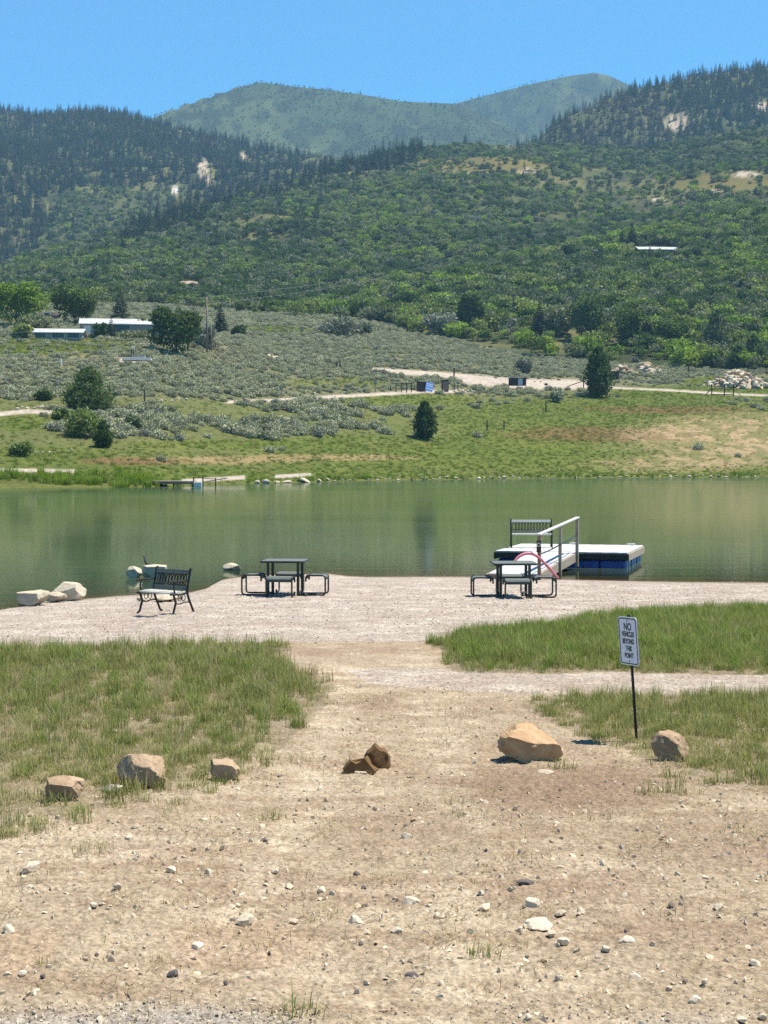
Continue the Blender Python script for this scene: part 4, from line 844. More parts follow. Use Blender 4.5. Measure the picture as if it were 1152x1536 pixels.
# ================================================================== SIGN
p = gp(955, 1110); k = ppm(p); Hs = 190/k
sg = empty('warning_sign', p, 0, 'white metal sign saying no vehicles beyond this point on a thin leaning dark post', 'sign'); lean = math.atan(13/190.)
sg.rotation_euler = (0, -lean, 0)
t = MB(); t.box((0, 0, Hs/2-.1), (.022, .022, Hs+.2)); t.box((0, .006, Hs/2-.1), (.026, .006, Hs+.2)); t.build('post', M['iron'], sg)
PW, PH = .305, .455; mz = Hs-.02-PH/2; yaw = R(-64)
def rr(w, h, r, n=6):
    out = []
    for cx, cz, a0 in ((w/2-r, h/2-r, 0), (-w/2+r, h/2-r, 90), (-w/2+r, -h/2+r, 180), (w/2-r, -h/2+r, 270)):
        out += [(cx+r*math.cos(R(a0+90*i/n)), cz+r*math.sin(R(a0+90*i/n))) for i in range(n+1)]
    return out
b = MB(); b.prism(rr(PW, PH, .03), -.002, .002); panel = b.build('sign_panel', M['signface'], sg, (-.021*math.sin(-yaw), -.021*math.cos(yaw), mz), yaw)
def ring(o, i, y0, y1): 
    b = MB(); n = len(o); vs = [(x, y0, z) for x, z in o]+[(x, y0, z) for x, z in i]+[(x, y1, z) for x, z in o]+[(x, y1, z) for x, z in i]
    fs = []
    for j in range(n): q = (j+1) % n; fs += [(j, q, n+q, n+j), (2*n+j, 3*n+j, 3*n+q, 2*n+q), (j, 2*n+j, 2*n+q, q), (n+j, n+q, 3*n+q, 3*n+j)]
    return b.add(vs, fs)
ring(rr(PW-.022, PH-.022, .026), rr(PW-.040, PH-.040, .020), -.0045, -.0021).build('border', M['black'], panel)
letter = []
def text_geo(body, size, xs, cz, bold=.0):
    cu = bpy.data.curves.new('lettering', 'FONT'); cu.body = body; cu.size = size; cu.align_x = 'CENTER'; cu.align_y = 'CENTER'; cu.extrude = .0006; cu.offset = bold; cu.resolution_u = 4
    o = bpy.data.objects.new('lettering', cu); COL.objects.link(o); dg = bpy.context.evaluated_depsgraph_get(); dg.update(); me = bpy.data.meshes.new_from_object(o.evaluated_get(dg))
    vs = [(v.co.x*xs, -.0030+.0-v.co.z, v.co.y+cz) for v in me.vertices]; fs = [tuple(f.vertices) for f in me.polygons]; bpy.data.objects.remove(o); bpy.data.meshes.remove(me); return vs, fs
L_ = MB()
for body, size, xs, cz in (('NO', .098, .80, .132), ('VEHICLES', .066, .70, .062), ('BEYOND', .066, .72, -.005), ('THIS', .066, .72, -.072), ('POINT', .066, .74, -.139)): L_.add(*text_geo(body, size, xs, cz, .0022))
L_.build('lettering', M['black'], panel)
for z_ in (.192, -.192):
    b = MB(); b.tube([(0, -.0065, z_), (0, -.002, z_)], .009, 10); b.build('bolt', M['wallgrey'], panel)

# ================================================================== PICNIC TABLES
def picnic_table(px, py, rz, w, label, seat_z=.44):
    p = gp(px, py); root = empty('picnic_table', p, rz, label, 'picnic table', 'metal picnic tables on the beach'); th = .757; hw = w/2
    me = MB(); me.prism(rr(w, w, .05), -.018, .018); o = me.build('tabletop', M['plate'], root); o.rotation_euler = (R(90), 0, 0); o.location = (0, 0, th-.02)
    b = MB(); b.tube([(x, z, 0) for x, z in rr(w+.01, w+.01, .055)], .022, 8, closed=True); b.build('rim', M['steel'], o, (0, 0, 0)).rotation_euler = (R(90), 0, 0)
    lx = hw-.14
    for sx in (-1, 1):
        for sy in (-1, 1):
            b = MB(); b.box((sx*lx, sy*lx, (th-.04)/2-.02), (.058, .058, th-.0), ); b.box((sx*lx, sy*lx, .005), (.12, .12, .012)); b.build('leg', M['steel'], root, bevel=.004)
    for j in range(4):
        a = j*math.pi/2; sl = .52; s0 = hw+.02; s1 = hw+.44
        Mx = Matrix.Rotation(a, 4, 'Z'); n = 9; pr = [(s0, seat_z-.075), (s0, seat_z-.03), (s0+.03, seat_z-.004), (s0+.08, seat_z+.006), ((s0+s1)/2, seat_z+.004), (s1-.08, seat_z+.006), (s1-.03, seat_z-.004), (s1, seat_z-.04), (s1, seat_z-.09)]
        vs = []; fs = []
        for yy in (-sl/2, sl/2):
            for off in (0, -.012):
                for (x, z) in pr: vs.append(Mx @ Vector((x, yy, z+off)))
        for i in range(n-1): fs += [(i, i+1, 2*n+i+1, 2*n+i), (n+i+1, n+i, 3*n+i, 3*n+i+1), (i+1, i, n+i, n+i+1), (2*n+i, 2*n+i+1, 3*n+i+1, 3*n+i)]
        fs += [(0, 2*n, 3*n, n), (n-1, 2*n-1, 4*n-1, 3*n-1)]
        b = MB(); b.add(vs, fs); so = b.build('seat', M['plate'], root, smooth=False)
        for yy in (-sl/2-.014, sl/2+.014):
            pts = rounded([(s0, yy, seat_z-.13), (s0, yy, seat_z), (s1, yy, seat_z), (s1, yy, .018), (lx+.0, yy*.9, .018), (lx-.02, yy*.9, .09)], .075, 6); pts = [Mx @ Vector(q) for q in pts]
            b = MB(); b.tube(pts, .0185, 8); b.build('seat_frame', M['steel'], so, smooth=True)
        b = MB(); b.bar(Mx @ Vector((lx, -lx, .1)), Mx @ Vector((lx, lx, .1)), .03, .03)
    return root
picnic_table(428, 892, R(-5), .93, 'dark metal picnic table with four attached seats on the gravel beach, near the spit')
picnic_table(770, 895.5, R(2), .90, 'dark metal picnic table with attached seats on the beach in front of the gangway')

# ================================================================== BENCHES
def bench(name, loc, rz, L, D, hb, label, group, circles=False, lat=10):
    root = empty(name, loc, rz, label, 'bench', group); sh = .42; y0, y1 = -D/2, D/2
    b = MB()
    for i in range(4): yy = y0+.03+i*(D*.72/4); b.box((0, yy, sh+.012*(i == 0)*-1), (L-.02, D*.72/4-.012, .03), rot=(R(-3), 0, 0))
    b.build('seat', M['slat'], root, bevel=.004)
    tb = Matrix.Translation((0, y0+D*.74, sh+.02)) @ Matrix.Rotation(R(-13), 4, 'X'); bh = hb-sh-.02
    b = MB(); b.box((0, 0, bh-.035), (L-.04, .03, .075), M=tb); b.build('top_rail', M['slat'] if circles else M['plate'], root, bevel=.004)
    b = MB(); b.box((0, 0, .045), (L-.04, .03, .07), M=tb); b.build('lower_rail', M['plate'], root, bevel=.004)
    b = MB(); z0, z1 = .10, bh-.085
    b.tube([tb @ Vector(q) for q in ((-L/2+.05, 0, z0), (L/2-.05, 0, z0))], .011, 6); b.tube([tb @ Vector(q) for q in ((-L/2+.05, 0, z1), (L/2-.05, 0, z1))], .011, 6)
    n = lat; ww = (L-.12)/n; zc = (z0+z1)/2
    for i in range(n):
        xc = -L/2+.06+ww*(i+.5); rx = ww*(.78 if circles else .40); rz_ = (z1-z0)/2
        b.tube([tb @ Vector((xc+rx*math.cos(q*math.pi/8), .004*(i % 2), zc+rz_*math.sin(q*math.pi/8))) for q in range(16)], .0105, 6, closed=True)
    b.build('lattice', M['iron'], root, smooth=True)
    for sx in (-1, 1):
        x = sx*(L/2); q = lambda y, z: (x, y, z)
        top = tb @ Vector((0, 0, bh+.03))
        b = MB(); b.tube(rounded([q(top.y+.03, top.z+.005), q(top.y, top.z-.01), q(y0+D*.74, sh), q(y1*.72, sh*.6), q(y1*.85, .2), q(y1+.05, .02), q(y1+.10, .006)], .12, 5), .024, 8, .021); b.build('rear_leg', M['iron'], root, smooth=True)
        b = MB(); b.tube(rounded([q(y0+.02, sh-.02), q(y0+.05, sh*.7), q(y0+.08, .24), q(y0+.01, .03), q(y0-.05, .006)], .1, 5), .023, 8, .02); b.build('front_leg', M['iron'], root, smooth=True)
        b = MB(); b.tube(rounded([q(y0+.05, sh), q(y0+.02, sh+.10), q(y0+.06, sh+.2), q(y0-.0, sh+.225), q(y0-.055, sh+.21), q(y0-.05, sh+.185)], .05, 5), .016, 8); b.tube(rounded([q(y0-.02, sh+.222), q(y0+D*.35, sh+.20), q(y0+D*.78, sh+.22)], .1, 5), .018, 8); b.build('armrest', M['iron'], root, smooth=True)
        b = MB(); b.tube([q(y0-.06, sh-.03), q(y0+.02, sh-.022), q(y0+D*.4, sh-.045), q(y0+D*.74, sh-.02)], .019, 8); b.tube(rounded([q(y0+.07, .22), q(y0+D*.35, .20), q(y0+D*.6, .235), q(y1*.8, .22)], .08, 4), .013, 6)
        for cx in (.36, .56): b.tube([q(y0+D*cx+.045*math.cos(a*math.pi/5), .315+.06*math.sin(a*math.pi/5)) for a in range(10)], .008, 5, closed=True)
        b.build('side_bracket', M['iron'], root, smooth=True)
    return root
pb = (gp(212, 921)+gp(263, 923)+gp(291, 919)+gp(241, 915.5))/4
bench('park_bench', (pb.x+.02, pb.y-.42, float(z_near_fine(pb.x, pb.y-.42))), R(-38), .90, .50, .83, 'cast iron park bench with cream slat seat on the beach, facing left near the water', None)
print('bench', pb, 'table', gp(428, 892), gp(770, 897))

# ================================================================== DOCK AND GANGWAY
DZ = .45
c0 = on_plane(743, 826, DZ); c1 = on_plane(939, 829, DZ); c2 = on_plane(972, 817, DZ); c3 = on_plane(773, 816.5, DZ); print('dock', c0, c1, c2, c3)
ux = Vector((c1-c0)[:2].tolist()+[0]).normalized(); W_ = 3.85; dd = 4.1; rzd = math.atan2(ux.y, ux.x)
dk = empty('floating_dock', (float(c0[0]), float(c0[1]), 0), rzd, 'square wooden floating dock on blue plastic floats at the near shore', 'dock')
b = MB(); nb = 26
for i in range(nb): b.box((W_*(i+.5)/nb, dd/2, DZ-.019+.002*((i*7) % 3)), (W_/nb-.006, dd+.02, .036))
b.build('deck', M['deckwood'], dk)
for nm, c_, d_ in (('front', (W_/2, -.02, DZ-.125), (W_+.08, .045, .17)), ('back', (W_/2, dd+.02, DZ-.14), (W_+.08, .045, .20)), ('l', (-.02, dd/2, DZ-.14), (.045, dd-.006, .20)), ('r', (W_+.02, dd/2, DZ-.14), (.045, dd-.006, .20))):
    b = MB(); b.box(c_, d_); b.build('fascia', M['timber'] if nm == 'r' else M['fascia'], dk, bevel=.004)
def float_box(x, y, w, d):
    b = MB(); n = 6
    b.box((x, y, .05), (w, d, .34))
    for i in range(n): b.box((x-w/2+w*(i+.5)/n, y, .05), (w/n*.55, d+.05, .30))
    for i in range(2): b.box((x, y-d/2+d*(i+.5)/2, .05), (w+.06, d*.36, .27))
    o = b.build('float', M['blue'], dk, bevel=.03); return o
for x, w in ((.55, .95), (2.55, .9), (3.42, .72)):
    for y in (.62, 2.0, 3.4): float_box(x, y, w, 1.1)
for x, y in ((3.5, 3.9), (1.7, 3.95)):
    b = MB(); b.tube([(x-.13, y, DZ+.035), (x-.06, y, DZ+.05), (x+.06, y, DZ+.05), (x+.13, y, DZ+.035)], .018, 8); b.box((x, y, DZ+.015), (.12, .06, .04)); b.build('cleat', M['white'], dk)
# bench standing on it
bl = on_plane(797, 821.5, DZ); bench('park_bench', (float(bl[0]), float(bl[1]), DZ), R(-2), 1.22, .5, .84, 'cast iron bench with ring pattern back standing on the floating dock', None, True, 12)
gw = empty('gangway', (0, 0, 0), 0, 'sloping wooden gangway with one handrail from the beach to the dock', 'gangway')
A0 = Vector(on_plane(728, 854.5, .17).tolist()); A1 = Vector(on_plane(803, 861.5, .17).tolist()); B1 = Vector(on_plane(863, 828.3, DZ+.02).tolist()); 
dirv = (B1-A1); wv = Vector((A0-A1)); wv.z = 0; perp = Vector((dirv.y, -dirv.x, 0)).normalized(); wid = 1.25; nB = 22; A0 = A1-perp*wid; B0 = B1-perp*wid; print('gang', A0, A1, B0, B1)
b = MB()
for i in range(nB):
    s0 = i/nB+.001; s1 = (i+1)/nB-.003; up = Vector((0, 0, .036)); q = [A0+dirv*s0, A1+dirv*s0, A1+dirv*s1, A0+dirv*s1]
    b.add([v-up for v in q]+q, [(3, 2, 1, 0), (4, 5, 6, 7), (0, 1, 5, 4), (1, 2, 6, 5), (2, 3, 7, 6), (3, 0, 4, 7)])
b.build('deck', M['deckwood'], gw)
for e, a_ in ((A1+perp*.03, 1), (A0-perp*.03, 0)):
    b = MB(); b.bar(e+Vector((0, 0, -.14)), e+dirv+Vector((0, 0, -.14)), .05, .24); b.build('stringer', M['timber'], gw, bevel=.004)
b = MB(); b.bar(A0+Vector((0, 0, -.12))-dirv.normalized()*.03, A1+Vector((0, 0, -.12))-dirv.normalized()*.03, .05, .2); b.build('end_board', M['timber_brown'], gw, bevel=.004)
off = perp*.08; posts = []
for s_, top in ((.02, 1.0), (.52, .98), (.97, .98)):
    q = A1+dirv*s_+off; b = MB(); b.box((q.x, q.y, q.z+top/2-.2), (.082, .082, top+.40), rot=(0, 0, math.atan2(perp.y, perp.x))); b.build('post', M['timber'] if s_ > .1 else M['timber_brown'], gw, bevel=.006); posts.append(q+Vector((0, 0, top)))
b = MB(); dn = (posts[2]-posts[0]).normalized(); b.bar(posts[0]-dn*.12+Vector((0, 0, .02)), posts[2]+dn*.1+Vector((0, 0, .02)), .115, .04); b.build('handrail', M['deckwood'], gw, bevel=.006)
b = MB(); b.tube([posts[0]-Vector((0, 0, .5)), (posts[0]+posts[1])/2-Vector((0, 0, .52)), posts[1]-Vector((0, 0, .5)), (posts[1]+posts[2])/2-Vector((0, 0, .50)), posts[2]-Vector((0, 0, .46))], .018, 6); b.build('cable', M['steel'], gw)
fr_ = posts[0]+Vector((0, 0, -.27))-dirv.normalized()*.055; b = MB(); fc = Matrix.Translation(fr_) @ Matrix.Rotation(math.atan2(-dirv.x, dirv.y), 4, 'Z')
b.box((0, 0, -.02), (.12, .012, .30), M=fc); pl = b.build('plate', M['brown'], gw)
b = MB(); b.tube([fc @ Vector((.042*math.cos(a*math.pi/8), -.012, .03+.042*math.sin(a*math.pi/8))) for a in range(16)], .012, 6, closed=True); b.build('ring', M['white'], pl, smooth=True)
# arched red foam tube
pa = on_plane(771, 846, .25); pe = Vector(on_plane(837, 868.5, .03).tolist()); a3 = Vector((float(pa[0]), pe.y-.9, .30)); k_ = F/pe.y
pts = []; ctrl = [(771, 845), (776, 837), (786, 831), (797, 830.5), (808, 836), (818, 846), (828, 857), (837, 867.5)]
for i, (x, y) in enumerate(ctrl):
    yy = pe.y-.55+.45*i/7; r_ = ray(x, y); tt = yy/r_[1]; pts.append(Vector((r_[0]*tt, yy, H+r_[2]*tt)))
fine = []
for i in range(len(pts)-1):
    for j in range(5):
        p0, p1, p2, p3 = pts[max(i-1, 0)], pts[i], pts[i+1], pts[min(i+2, len(pts)-1)]; q = j/5
        fine.append(.5*((2*p1)+(p2-p0)*q+(2*p0-5*p1+4*p2-p3)*q*q+(3*p1-p0-3*p2+p3)*q**3))
fine.append(pts[-1]); b = MB(); b.tube(fine, .038, 10); tag(b.build('foam_tube', M['red'], smooth=True), 'faded red foam tube arched beside the gangway behind the right table', 'foam tube')
# bird on the squared boulder
bp = on_plane(217.5, 848.5, .41); br = MB()
prof_ = [(-.11, .012, -.01), (-.05, .022, .0), (0, .045, .05), (.02, .05, .085), (.035, .036, .125), (.04, .026, .15), (.05, .032, .175), (.066, .024, .187), (.085, .008, .183), (.11, .003, .178)]
rg = []; vs = []
for (x, r, z) in prof_: vs += [(x, r*math.cos(a*math.pi/4), z+r*math.sin(a*math.pi/4)) for a in range(8)]
fs = [(i*8+j, i*8+(j+1) % 8, (i+1)*8+(j+1) % 8, (i+1)*8+j) for i in range(len(prof_)-1) for j in range(8)]+[tuple(range(7, -1, -1)), tuple((len(prof_)-1)*8+j for j in range(8))]
br.add(vs, fs)
for s_ in (-.018, .018): br.tube([(.01, s_, .05), (.005, s_, -.03), (.03, s_, -.05)], .004, 5)
o = br.build('bird', M['bird'], None, (float(bp[0]), float(bp[1])+.15, .45), R(150), smooth=True); o.scale = (1.0,)*3; tag(o, 'small dark bird perched on the squared boulder in the shallows', 'bird')
BIRD = o

# ================================================================== FAR BUILT THINGS
def gable(name, px0, px1, pyb, hw_px, hr_px, depth, rz, label, slope=True, doors=(), wall='wallgrey', roofm='roofwhite', roof_drop=0):
    pa = fp(px0, pyb); pb_ = fp(px1, pyb); k = F/pa.y; w = (px1-px0)/k; hw = hw_px/k; hr = hr_px/k; mx = fp((px0+px1)/2, pyb)
    x0 = (px0-576)/F*pa.y
    root = empty(name, (x0, pa.y, pa.z-.6), rz, label, 'house' if 'house' in name else 'shed'); hw += .6
    b = MB(); b.prism([(0, 0), (w, 0), (w, hw), (0, hw)], 0, depth); b.add([(0, 0, hw), (0, depth, hw), (0, depth/2, hw+hr)], [(0, 1, 2)]); b.add([(w, 0, hw), (w, depth, hw), (w, depth/2, hw+hr)], [(0, 2, 1)]); wl = b.build('wall', M[wall], root)
    b = MB(); e = .6; s_ = hr/(depth/2)
    for q in (0, 1):
        ya, yb = (-e, depth/2) if q == 0 else (depth+e, depth/2); za = hw-e*s_; zb = hw+hr
        b.add([(-e, ya, za+.05), (w+e, ya, za+.05), (w+e, yb, zb+.05), (-e, yb, zb+.05), (-e, ya, za+.22), (w+e, ya, za+.22), (w+e, yb, zb+.22), (-e, yb, zb+.22)], [(0, 1, 2, 3), (4, 5, 6, 7), (0, 1, 5, 4), (1, 2, 6, 5), (3, 0, 4, 7), (2, 3, 7, 6)])
        for i in range(int(w/1.0)): 
            xx = i*1.0+.3; b.bar((xx, ya, za+.25), (xx, yb, zb+.25), .07, .06)
    b.build('roof', M[roofm], root)
    for (fx, fw, fh, z0, kind) in doors:
        b = MB(); b.box((fx*w, -.05, .6*(z0 == 0)+z0+fh/2), (fw, .1, fh)); d_ = b.build('door' if kind == 'door' else 'window', M['glass'] if kind != 'door' else M['white'], root)
        b = MB(); f_ = .12
        for cx, cz, ww, hh in ((0, fh/2, fw+2*f_, f_), (0, -fh/2, fw+2*f_, f_), (-fw/2, 0, f_, fh), (fw/2, 0, f_, fh)): b.box((fx*w+cx, -.08, .6*(z0 == 0)+z0+fh/2+cz), (ww, .12, hh))
        b.build('frame', M['white'], d_)
    return root
gable('long_shed', 123, 243, 503, 17, 11, 15, R(9), 'long pale metal shed with white roof on the left behind the bushes', doors=((.08, 1.6, 2.4, 0, 'door'), (.5, 4.2, 3.0, 0, 'window')))
gable('low_shed', 46, 122, 507, 8, 8, 12, R(6), 'low blue grey shed with white roof left of the long shed', doors=((.2, 3, 1.4, 0, 'window'), (.55, 3, 1.4, 0, 'window'), (.85, 3, 1.4, 0, 'window')))
gable('hill_house', 957, 1020, 383, 9, 5, 9, R(4), 'white roofed house among trees on the right spur', doors=((.2, 2.4, 1.3, 1.5, 'window'), (.5, 1.1, 2.1, 0, 'door'), (.75, 2.4, 1.3, 1.5, 'window')), wall='brown')
gable('hill_cabin', 413, 431, 286, 4, 2.5, 7, 0, 'tiny pale roofed cabin in the trees on the left hill', doors=((.5, 1.6, 1.4, 1.4, 'window'),))
gable('brown_cabin', 60, 84, 480, 6, 4, 8, 0, 'brown roofed cabin half hidden between the two round trees', doors=((.5, 1.6, 1.4, 1.2, 'window'),), wall='timber_brown', roofm='brown')
def pole(px, pb, pt, label, arm=True, dia=.2):
    p = fp(px, pb); k = F/p.y; h = (pb-pt)/k; r = empty('utility_pole', (p.x, p.y, p.z-.3), 0, label, 'utility pole', 'utility poles on the far slope'); b = MB(); b.tube([(0, 0, 0), (.02, 0, h*.5), (0, 0, h+.3)], dia*1.25, 10, dia*.8); b.build('shaft', M['timber_brown'], r, smooth=True)
    top = Vector((p.x, p.y, p.z+h))
    if arm:
        b = MB(); b.box((0, 0, h-.25), (2.0, .1, .12)); b.build('crossarm', M['timber_brown'], r)
        for s_ in (-.85, 0, .85): b = MB(); b.tube([(s_, 0, h-.2), (s_, 0, h+(.0 if s_ else .5)+.1)], .05, 8); b.build('insulator', M['wallgrey'], r)
    return top
T1 = pole(310.5, 533, 446, 'tallest wooden utility pole, right of the big dark tree'); pole(317, 531, 482, 'shorter bare pole standing just right of the tallest utility pole', False, .13); T2 = pole(478.5, 459, 419, 'utility pole at the top edge of the sage flat')
TL = Vector((-105, T1.y-10, T1.z-8)); hp = fp(752, 374); TR = Vector((hp.x, hp.y, hp.z+9)); p_ = pole(752, 376, 350, 'distant utility pole among the trees of the spur', True)
def wire(a, b_, sag, label):
    m = MB(); m.tube([a.lerp(b_, i/24)-Vector((0, 0, sag*4*(i/24)*(1-i/24))) for i in range(25)], .022, 5); tag(m.build('overhead_wire', M['wire']), label, 'wire', 'power lines over the far slope')
for dz, n_ in ((0, 'upper'), (-1.6, 'lower')):
    q = Vector((0, 0, dz)); wire(T1+q, p_+q, 5, '%s wire running from the tallest pole up to the spur' % n_); wire(TL+q, T1+q, 2, '%s wire running from the left edge to the tallest pole' % n_)
# notice shelter, boards, boxes by the road
def post_thing(name, px, pb, hpx, wpx, mat, label, cat, group=None, cap=None):
    p = fp(px, pb); k = F/p.y; h = hpx/k; w = max(.09, wpx/k); b = MB(); b.tube([(0, 0, -.3), (.02, .01, h*.5), (random.uniform(-.06, .06), 0, h)], w*.55, 8, w*.45)
    if cap: b.box((0, 0, h-cap[1]/k/2), (cap[0]/k, .08, cap[1]/k))
    return tag(b.build(name, M[mat], None, p, 0), label, cat, group)
p = fp(776, 584); k = F/p.y; r = empty('notice_shelter', p, R(-6), 'dark notice shelter with pale flat roof and grey notice beside the road', 'shelter'); w = 27/k; h = 20/k
for sx in (-.5, 0, .5): b = MB(); b.box((sx*w*.94, 0, h*.45), (.16, .16, h*.9)); b.build('post', M['timber_dark'], r)
b = MB(); b.box((-.0, .12, h*.56), (w*.97, .08, h*.60)); bd = b.build('board', M['brown'], r); b = MB(); b.box((w*.16, .05, h*.56), (w*.26, .04, h*.48)); b.build('notice', M['paper'], bd)
b = MB(); b.box((0, -.0, h*.94), (w*1.1, .9, .12), rot=(R(-7), 0, 0)); b.build('roof', M['roofwhite'], r)
p = fp(632, 588); k = F/p.y; r = empty('information_board', p, R(8), 'dark board with a slanted blue panel propped at its right side', 'board'); b = MB(); b.box((0, 0, 8/k), (14/k, .5, 15/k)); b.build('board', M['brown'], r); b = MB(); b.box((11.5/k, -.5, 7.6/k), (11/k, .08, 15/k), rot=(R(-22), R(12), 0)); bp_ = b.build('panel', M['bluepanel'], r)
b = MB(); Mx = Matrix.Translation((11.5/k, -.5, 7.6/k)) @ Euler((R(-22), R(12), 0)).to_matrix().to_4x4()
for z_ in (4, 1, -3.5):
    for q in range(4): b.box((( -3.6+2.4*q)/k, -.06, z_/k), (1.7/k, .02, 1.4/k), M=Mx)
b.build('print', M['paper'], bp_)
p = fp(667.5, 587); k = F/p.y; r = empty('brown_cabinet', p, R(10), 'upright brown cabinet right of the blue panel', 'cabinet'); b = MB(); b.box((0, 0, 8/k), (10/k, 1.0, 16.5/k)); b.build('body', M['brown'], r, bevel=.04); b = MB(); b.box((0, 0, 16.8/k), (11/k, 1.2, .12)); b.build('lid', M['timber_brown'], r); b = MB(); b.box((0, -.52, 8/k), (8/k, .05, 13/k)); b.build('door', M['timber_brown'], r)
p = fp(606, 589); k = F/p.y; r = empty('timber_frame', p, R(5), 'low open timber frame of posts and a rail left of the dark board', 'frame')
for i, (x, hh) in enumerate(((-20, 9), (-12, 10), (-4, 14), (4, 15), (11, 15))): b = MB(); b.box((x/k, .2*(i % 2), hh/k/2), (.2, .2, hh/k)); b.build('post', M['timber_dark'], r)
b = MB(); b.box((-2/k, .1, 14/k), (27/k, .14, .16)); b.build('rail', M['timber_dark'], r)
p = fp(684, 585); k = F/p.y; r = empty('small_table', p, 0, 'small pale topped stand right of the brown cabinet', 'stand'); b = MB(); b.box((0, 0, 12/k), (9/k, .8, .14)); b.build('top', M['roofwhite'], r)
for sx in (-2.5, 2.5): b = MB(); b.box((sx/k, 0, 6/k), (.16, .16, 12/k)); b.build('leg', M['timber_dark'], r)
p = fp(819, 584); k = F/p.y; r = empty('grill', p, 0, 'small dark park grill on a post right of the notice shelter', 'grill'); b = MB(); b.tube([(0, 0, -.2), (0, 0, 6/k)], .07, 8); b.build('post', M['iron'], r); b = MB(); b.box((0, 0, 7.5/k), (4.5/k, .5, 3/k)); b.build('firebox', M['iron'], r, bevel=.03)
p = fp(922, 569); k = F/p.y; r = empty('dark_bin', p, 0, 'dark square bin beside the stone heaps right of the tall juniper', 'bin'); b = MB(); b.box((0, 0, 6/k), (12/k, 1.2, 11/k)); b.build('body', M['brown'], r, bevel=.05); b = MB(); b.box((0, 0, 11.8/k), (13/k, 1.4, .12)); b.build('lid', M['iron'], r)
def hbrace(cx, pb, wpx, hpx, label, both=True):
    p = fp(cx, pb); k = F/p.y; r = empty('fence_brace', p, R(2), label, 'fence brace'); w = wpx/k; h = hpx/k
    for sx in ((-.33, .05, .33) if both else (.12,)): b = MB(); b.tube([(sx*w, 0, -.3), (sx*w, 0, h)], .14, 8); b.build('post', M['timber_dark'], r)
    if both:
        for z_ in (.58, .12): b = MB(); b.tube([(-.33*w, -.12, h*z_), (.33*w, -.12, h*z_)], .10, 8); b.build('rail', M['timber_dark'], r)
    for sx in (-1, 1): b = MB(); b.tube([(sx*.33*w if both else .12*w, 0, h*.62), (sx*.55*w, -.3, .05)], .11, 8); b.build('diagonal', M['timber_dark'] if sx < 0 else M['timber'], r)
hbrace(1084, 594, 50, 18, 'dark three post fence brace with diagonal struts by the rock heap'); hbrace(870, 582, 44, 17, 'fence brace with one post half hidden behind the tall juniper', False)
for x, pb_, h_, lab in ((217, 602, 17, 'lone dark fence post right of the large juniper'), (422, 597, 18, 'grey marker post left of the information boards'), (563, 588, 19, 'grey marker post left of the timber frame'), (681, 565, 13, 'thin post at the road edge'),
                        (730.5, 646, 16, 'dark fence post in the sage right of the small juniper, left of two'), (756, 642, 11, 'dark fence post in the sage right of the small juniper, right of two'), (819, 618, 15, 'leaning dark post below the grill'),
                        (1033, 558, 10, 'short post left of the rock heap, left of two'), (1043, 557, 13, 'taller post left of the rock heap, right of two'), (505, 554, 10, 'short post in the sage by the start of the road'), (510, 553, 12, 'second short post in the sage by the start of the road'),
                        (585, 500, 9, 'short fence post on the upper sage flat, left of two'), (611, 499, 9, 'short fence post on the upper sage flat, right of two'), (453, 498, 8, 'short fence post near the grey thicket')):
    post_thing('fence_post', x, pb_, h_, 2.0, 'timber' if 'grey' in lab else 'timber_dark', lab, 'post', cap=(5, 7) if 'grey' in lab else None)
post_thing('marker_post', 91, 548, 9, 4, 'white', 'small white marker standing in the sage on the left', 'marker', cap=(4.5, 4))
p = fp(206, 541); k = F/p.y; r = empty('pump_platform', p, R(3), 'pale concrete pump platform with a lamp post behind the sage', 'platform'); b = MB(); b.box((0, 0, .25), (42/k, 3, .5)); b.build('slab', M['white'], r, bevel=.03); b = MB(); b.box((2/k, 0, .8), (20/k, 1.6, .7)); b.build('cover', M['wallgrey'], r)
for x in (-9, -6): b = MB(); b.tube([(x/k, .5, 0), (x/k, .5, 19/k)], .10, 8); b.build('post', M['timber_dark'], r)
b = MB(); b.box((-7.2/k, .5, 19.6/k), (5/k, .6, 3.5/k)); b.build('lamp_head', M['white'], r, bevel=.05)
pts = [fp(x, y) for x, y in ((72, 551), (95, 549), (118, 546.5), (140, 545), (162, 543), (184, 541.5))]; r = empty('rail_fence', pts[0], 0, 'low pale rail fence left of the pump platform', 'fence')
for q in pts: b = MB(); v_ = q-pts[0]; b.tube([v_-Vector((0, 0, .3)), v_+Vector((0, 0, 1.0))], .09, 6); b.build('post', M['timber'], r)
for q, q2 in zip(pts, pts[1:]): b = MB(); b.tube([q-pts[0]+Vector((0, -.1, .8)), q2-pts[0]+Vector((0, -.1, .8))], .06, 6); b.build('rail', M['timber'], r)
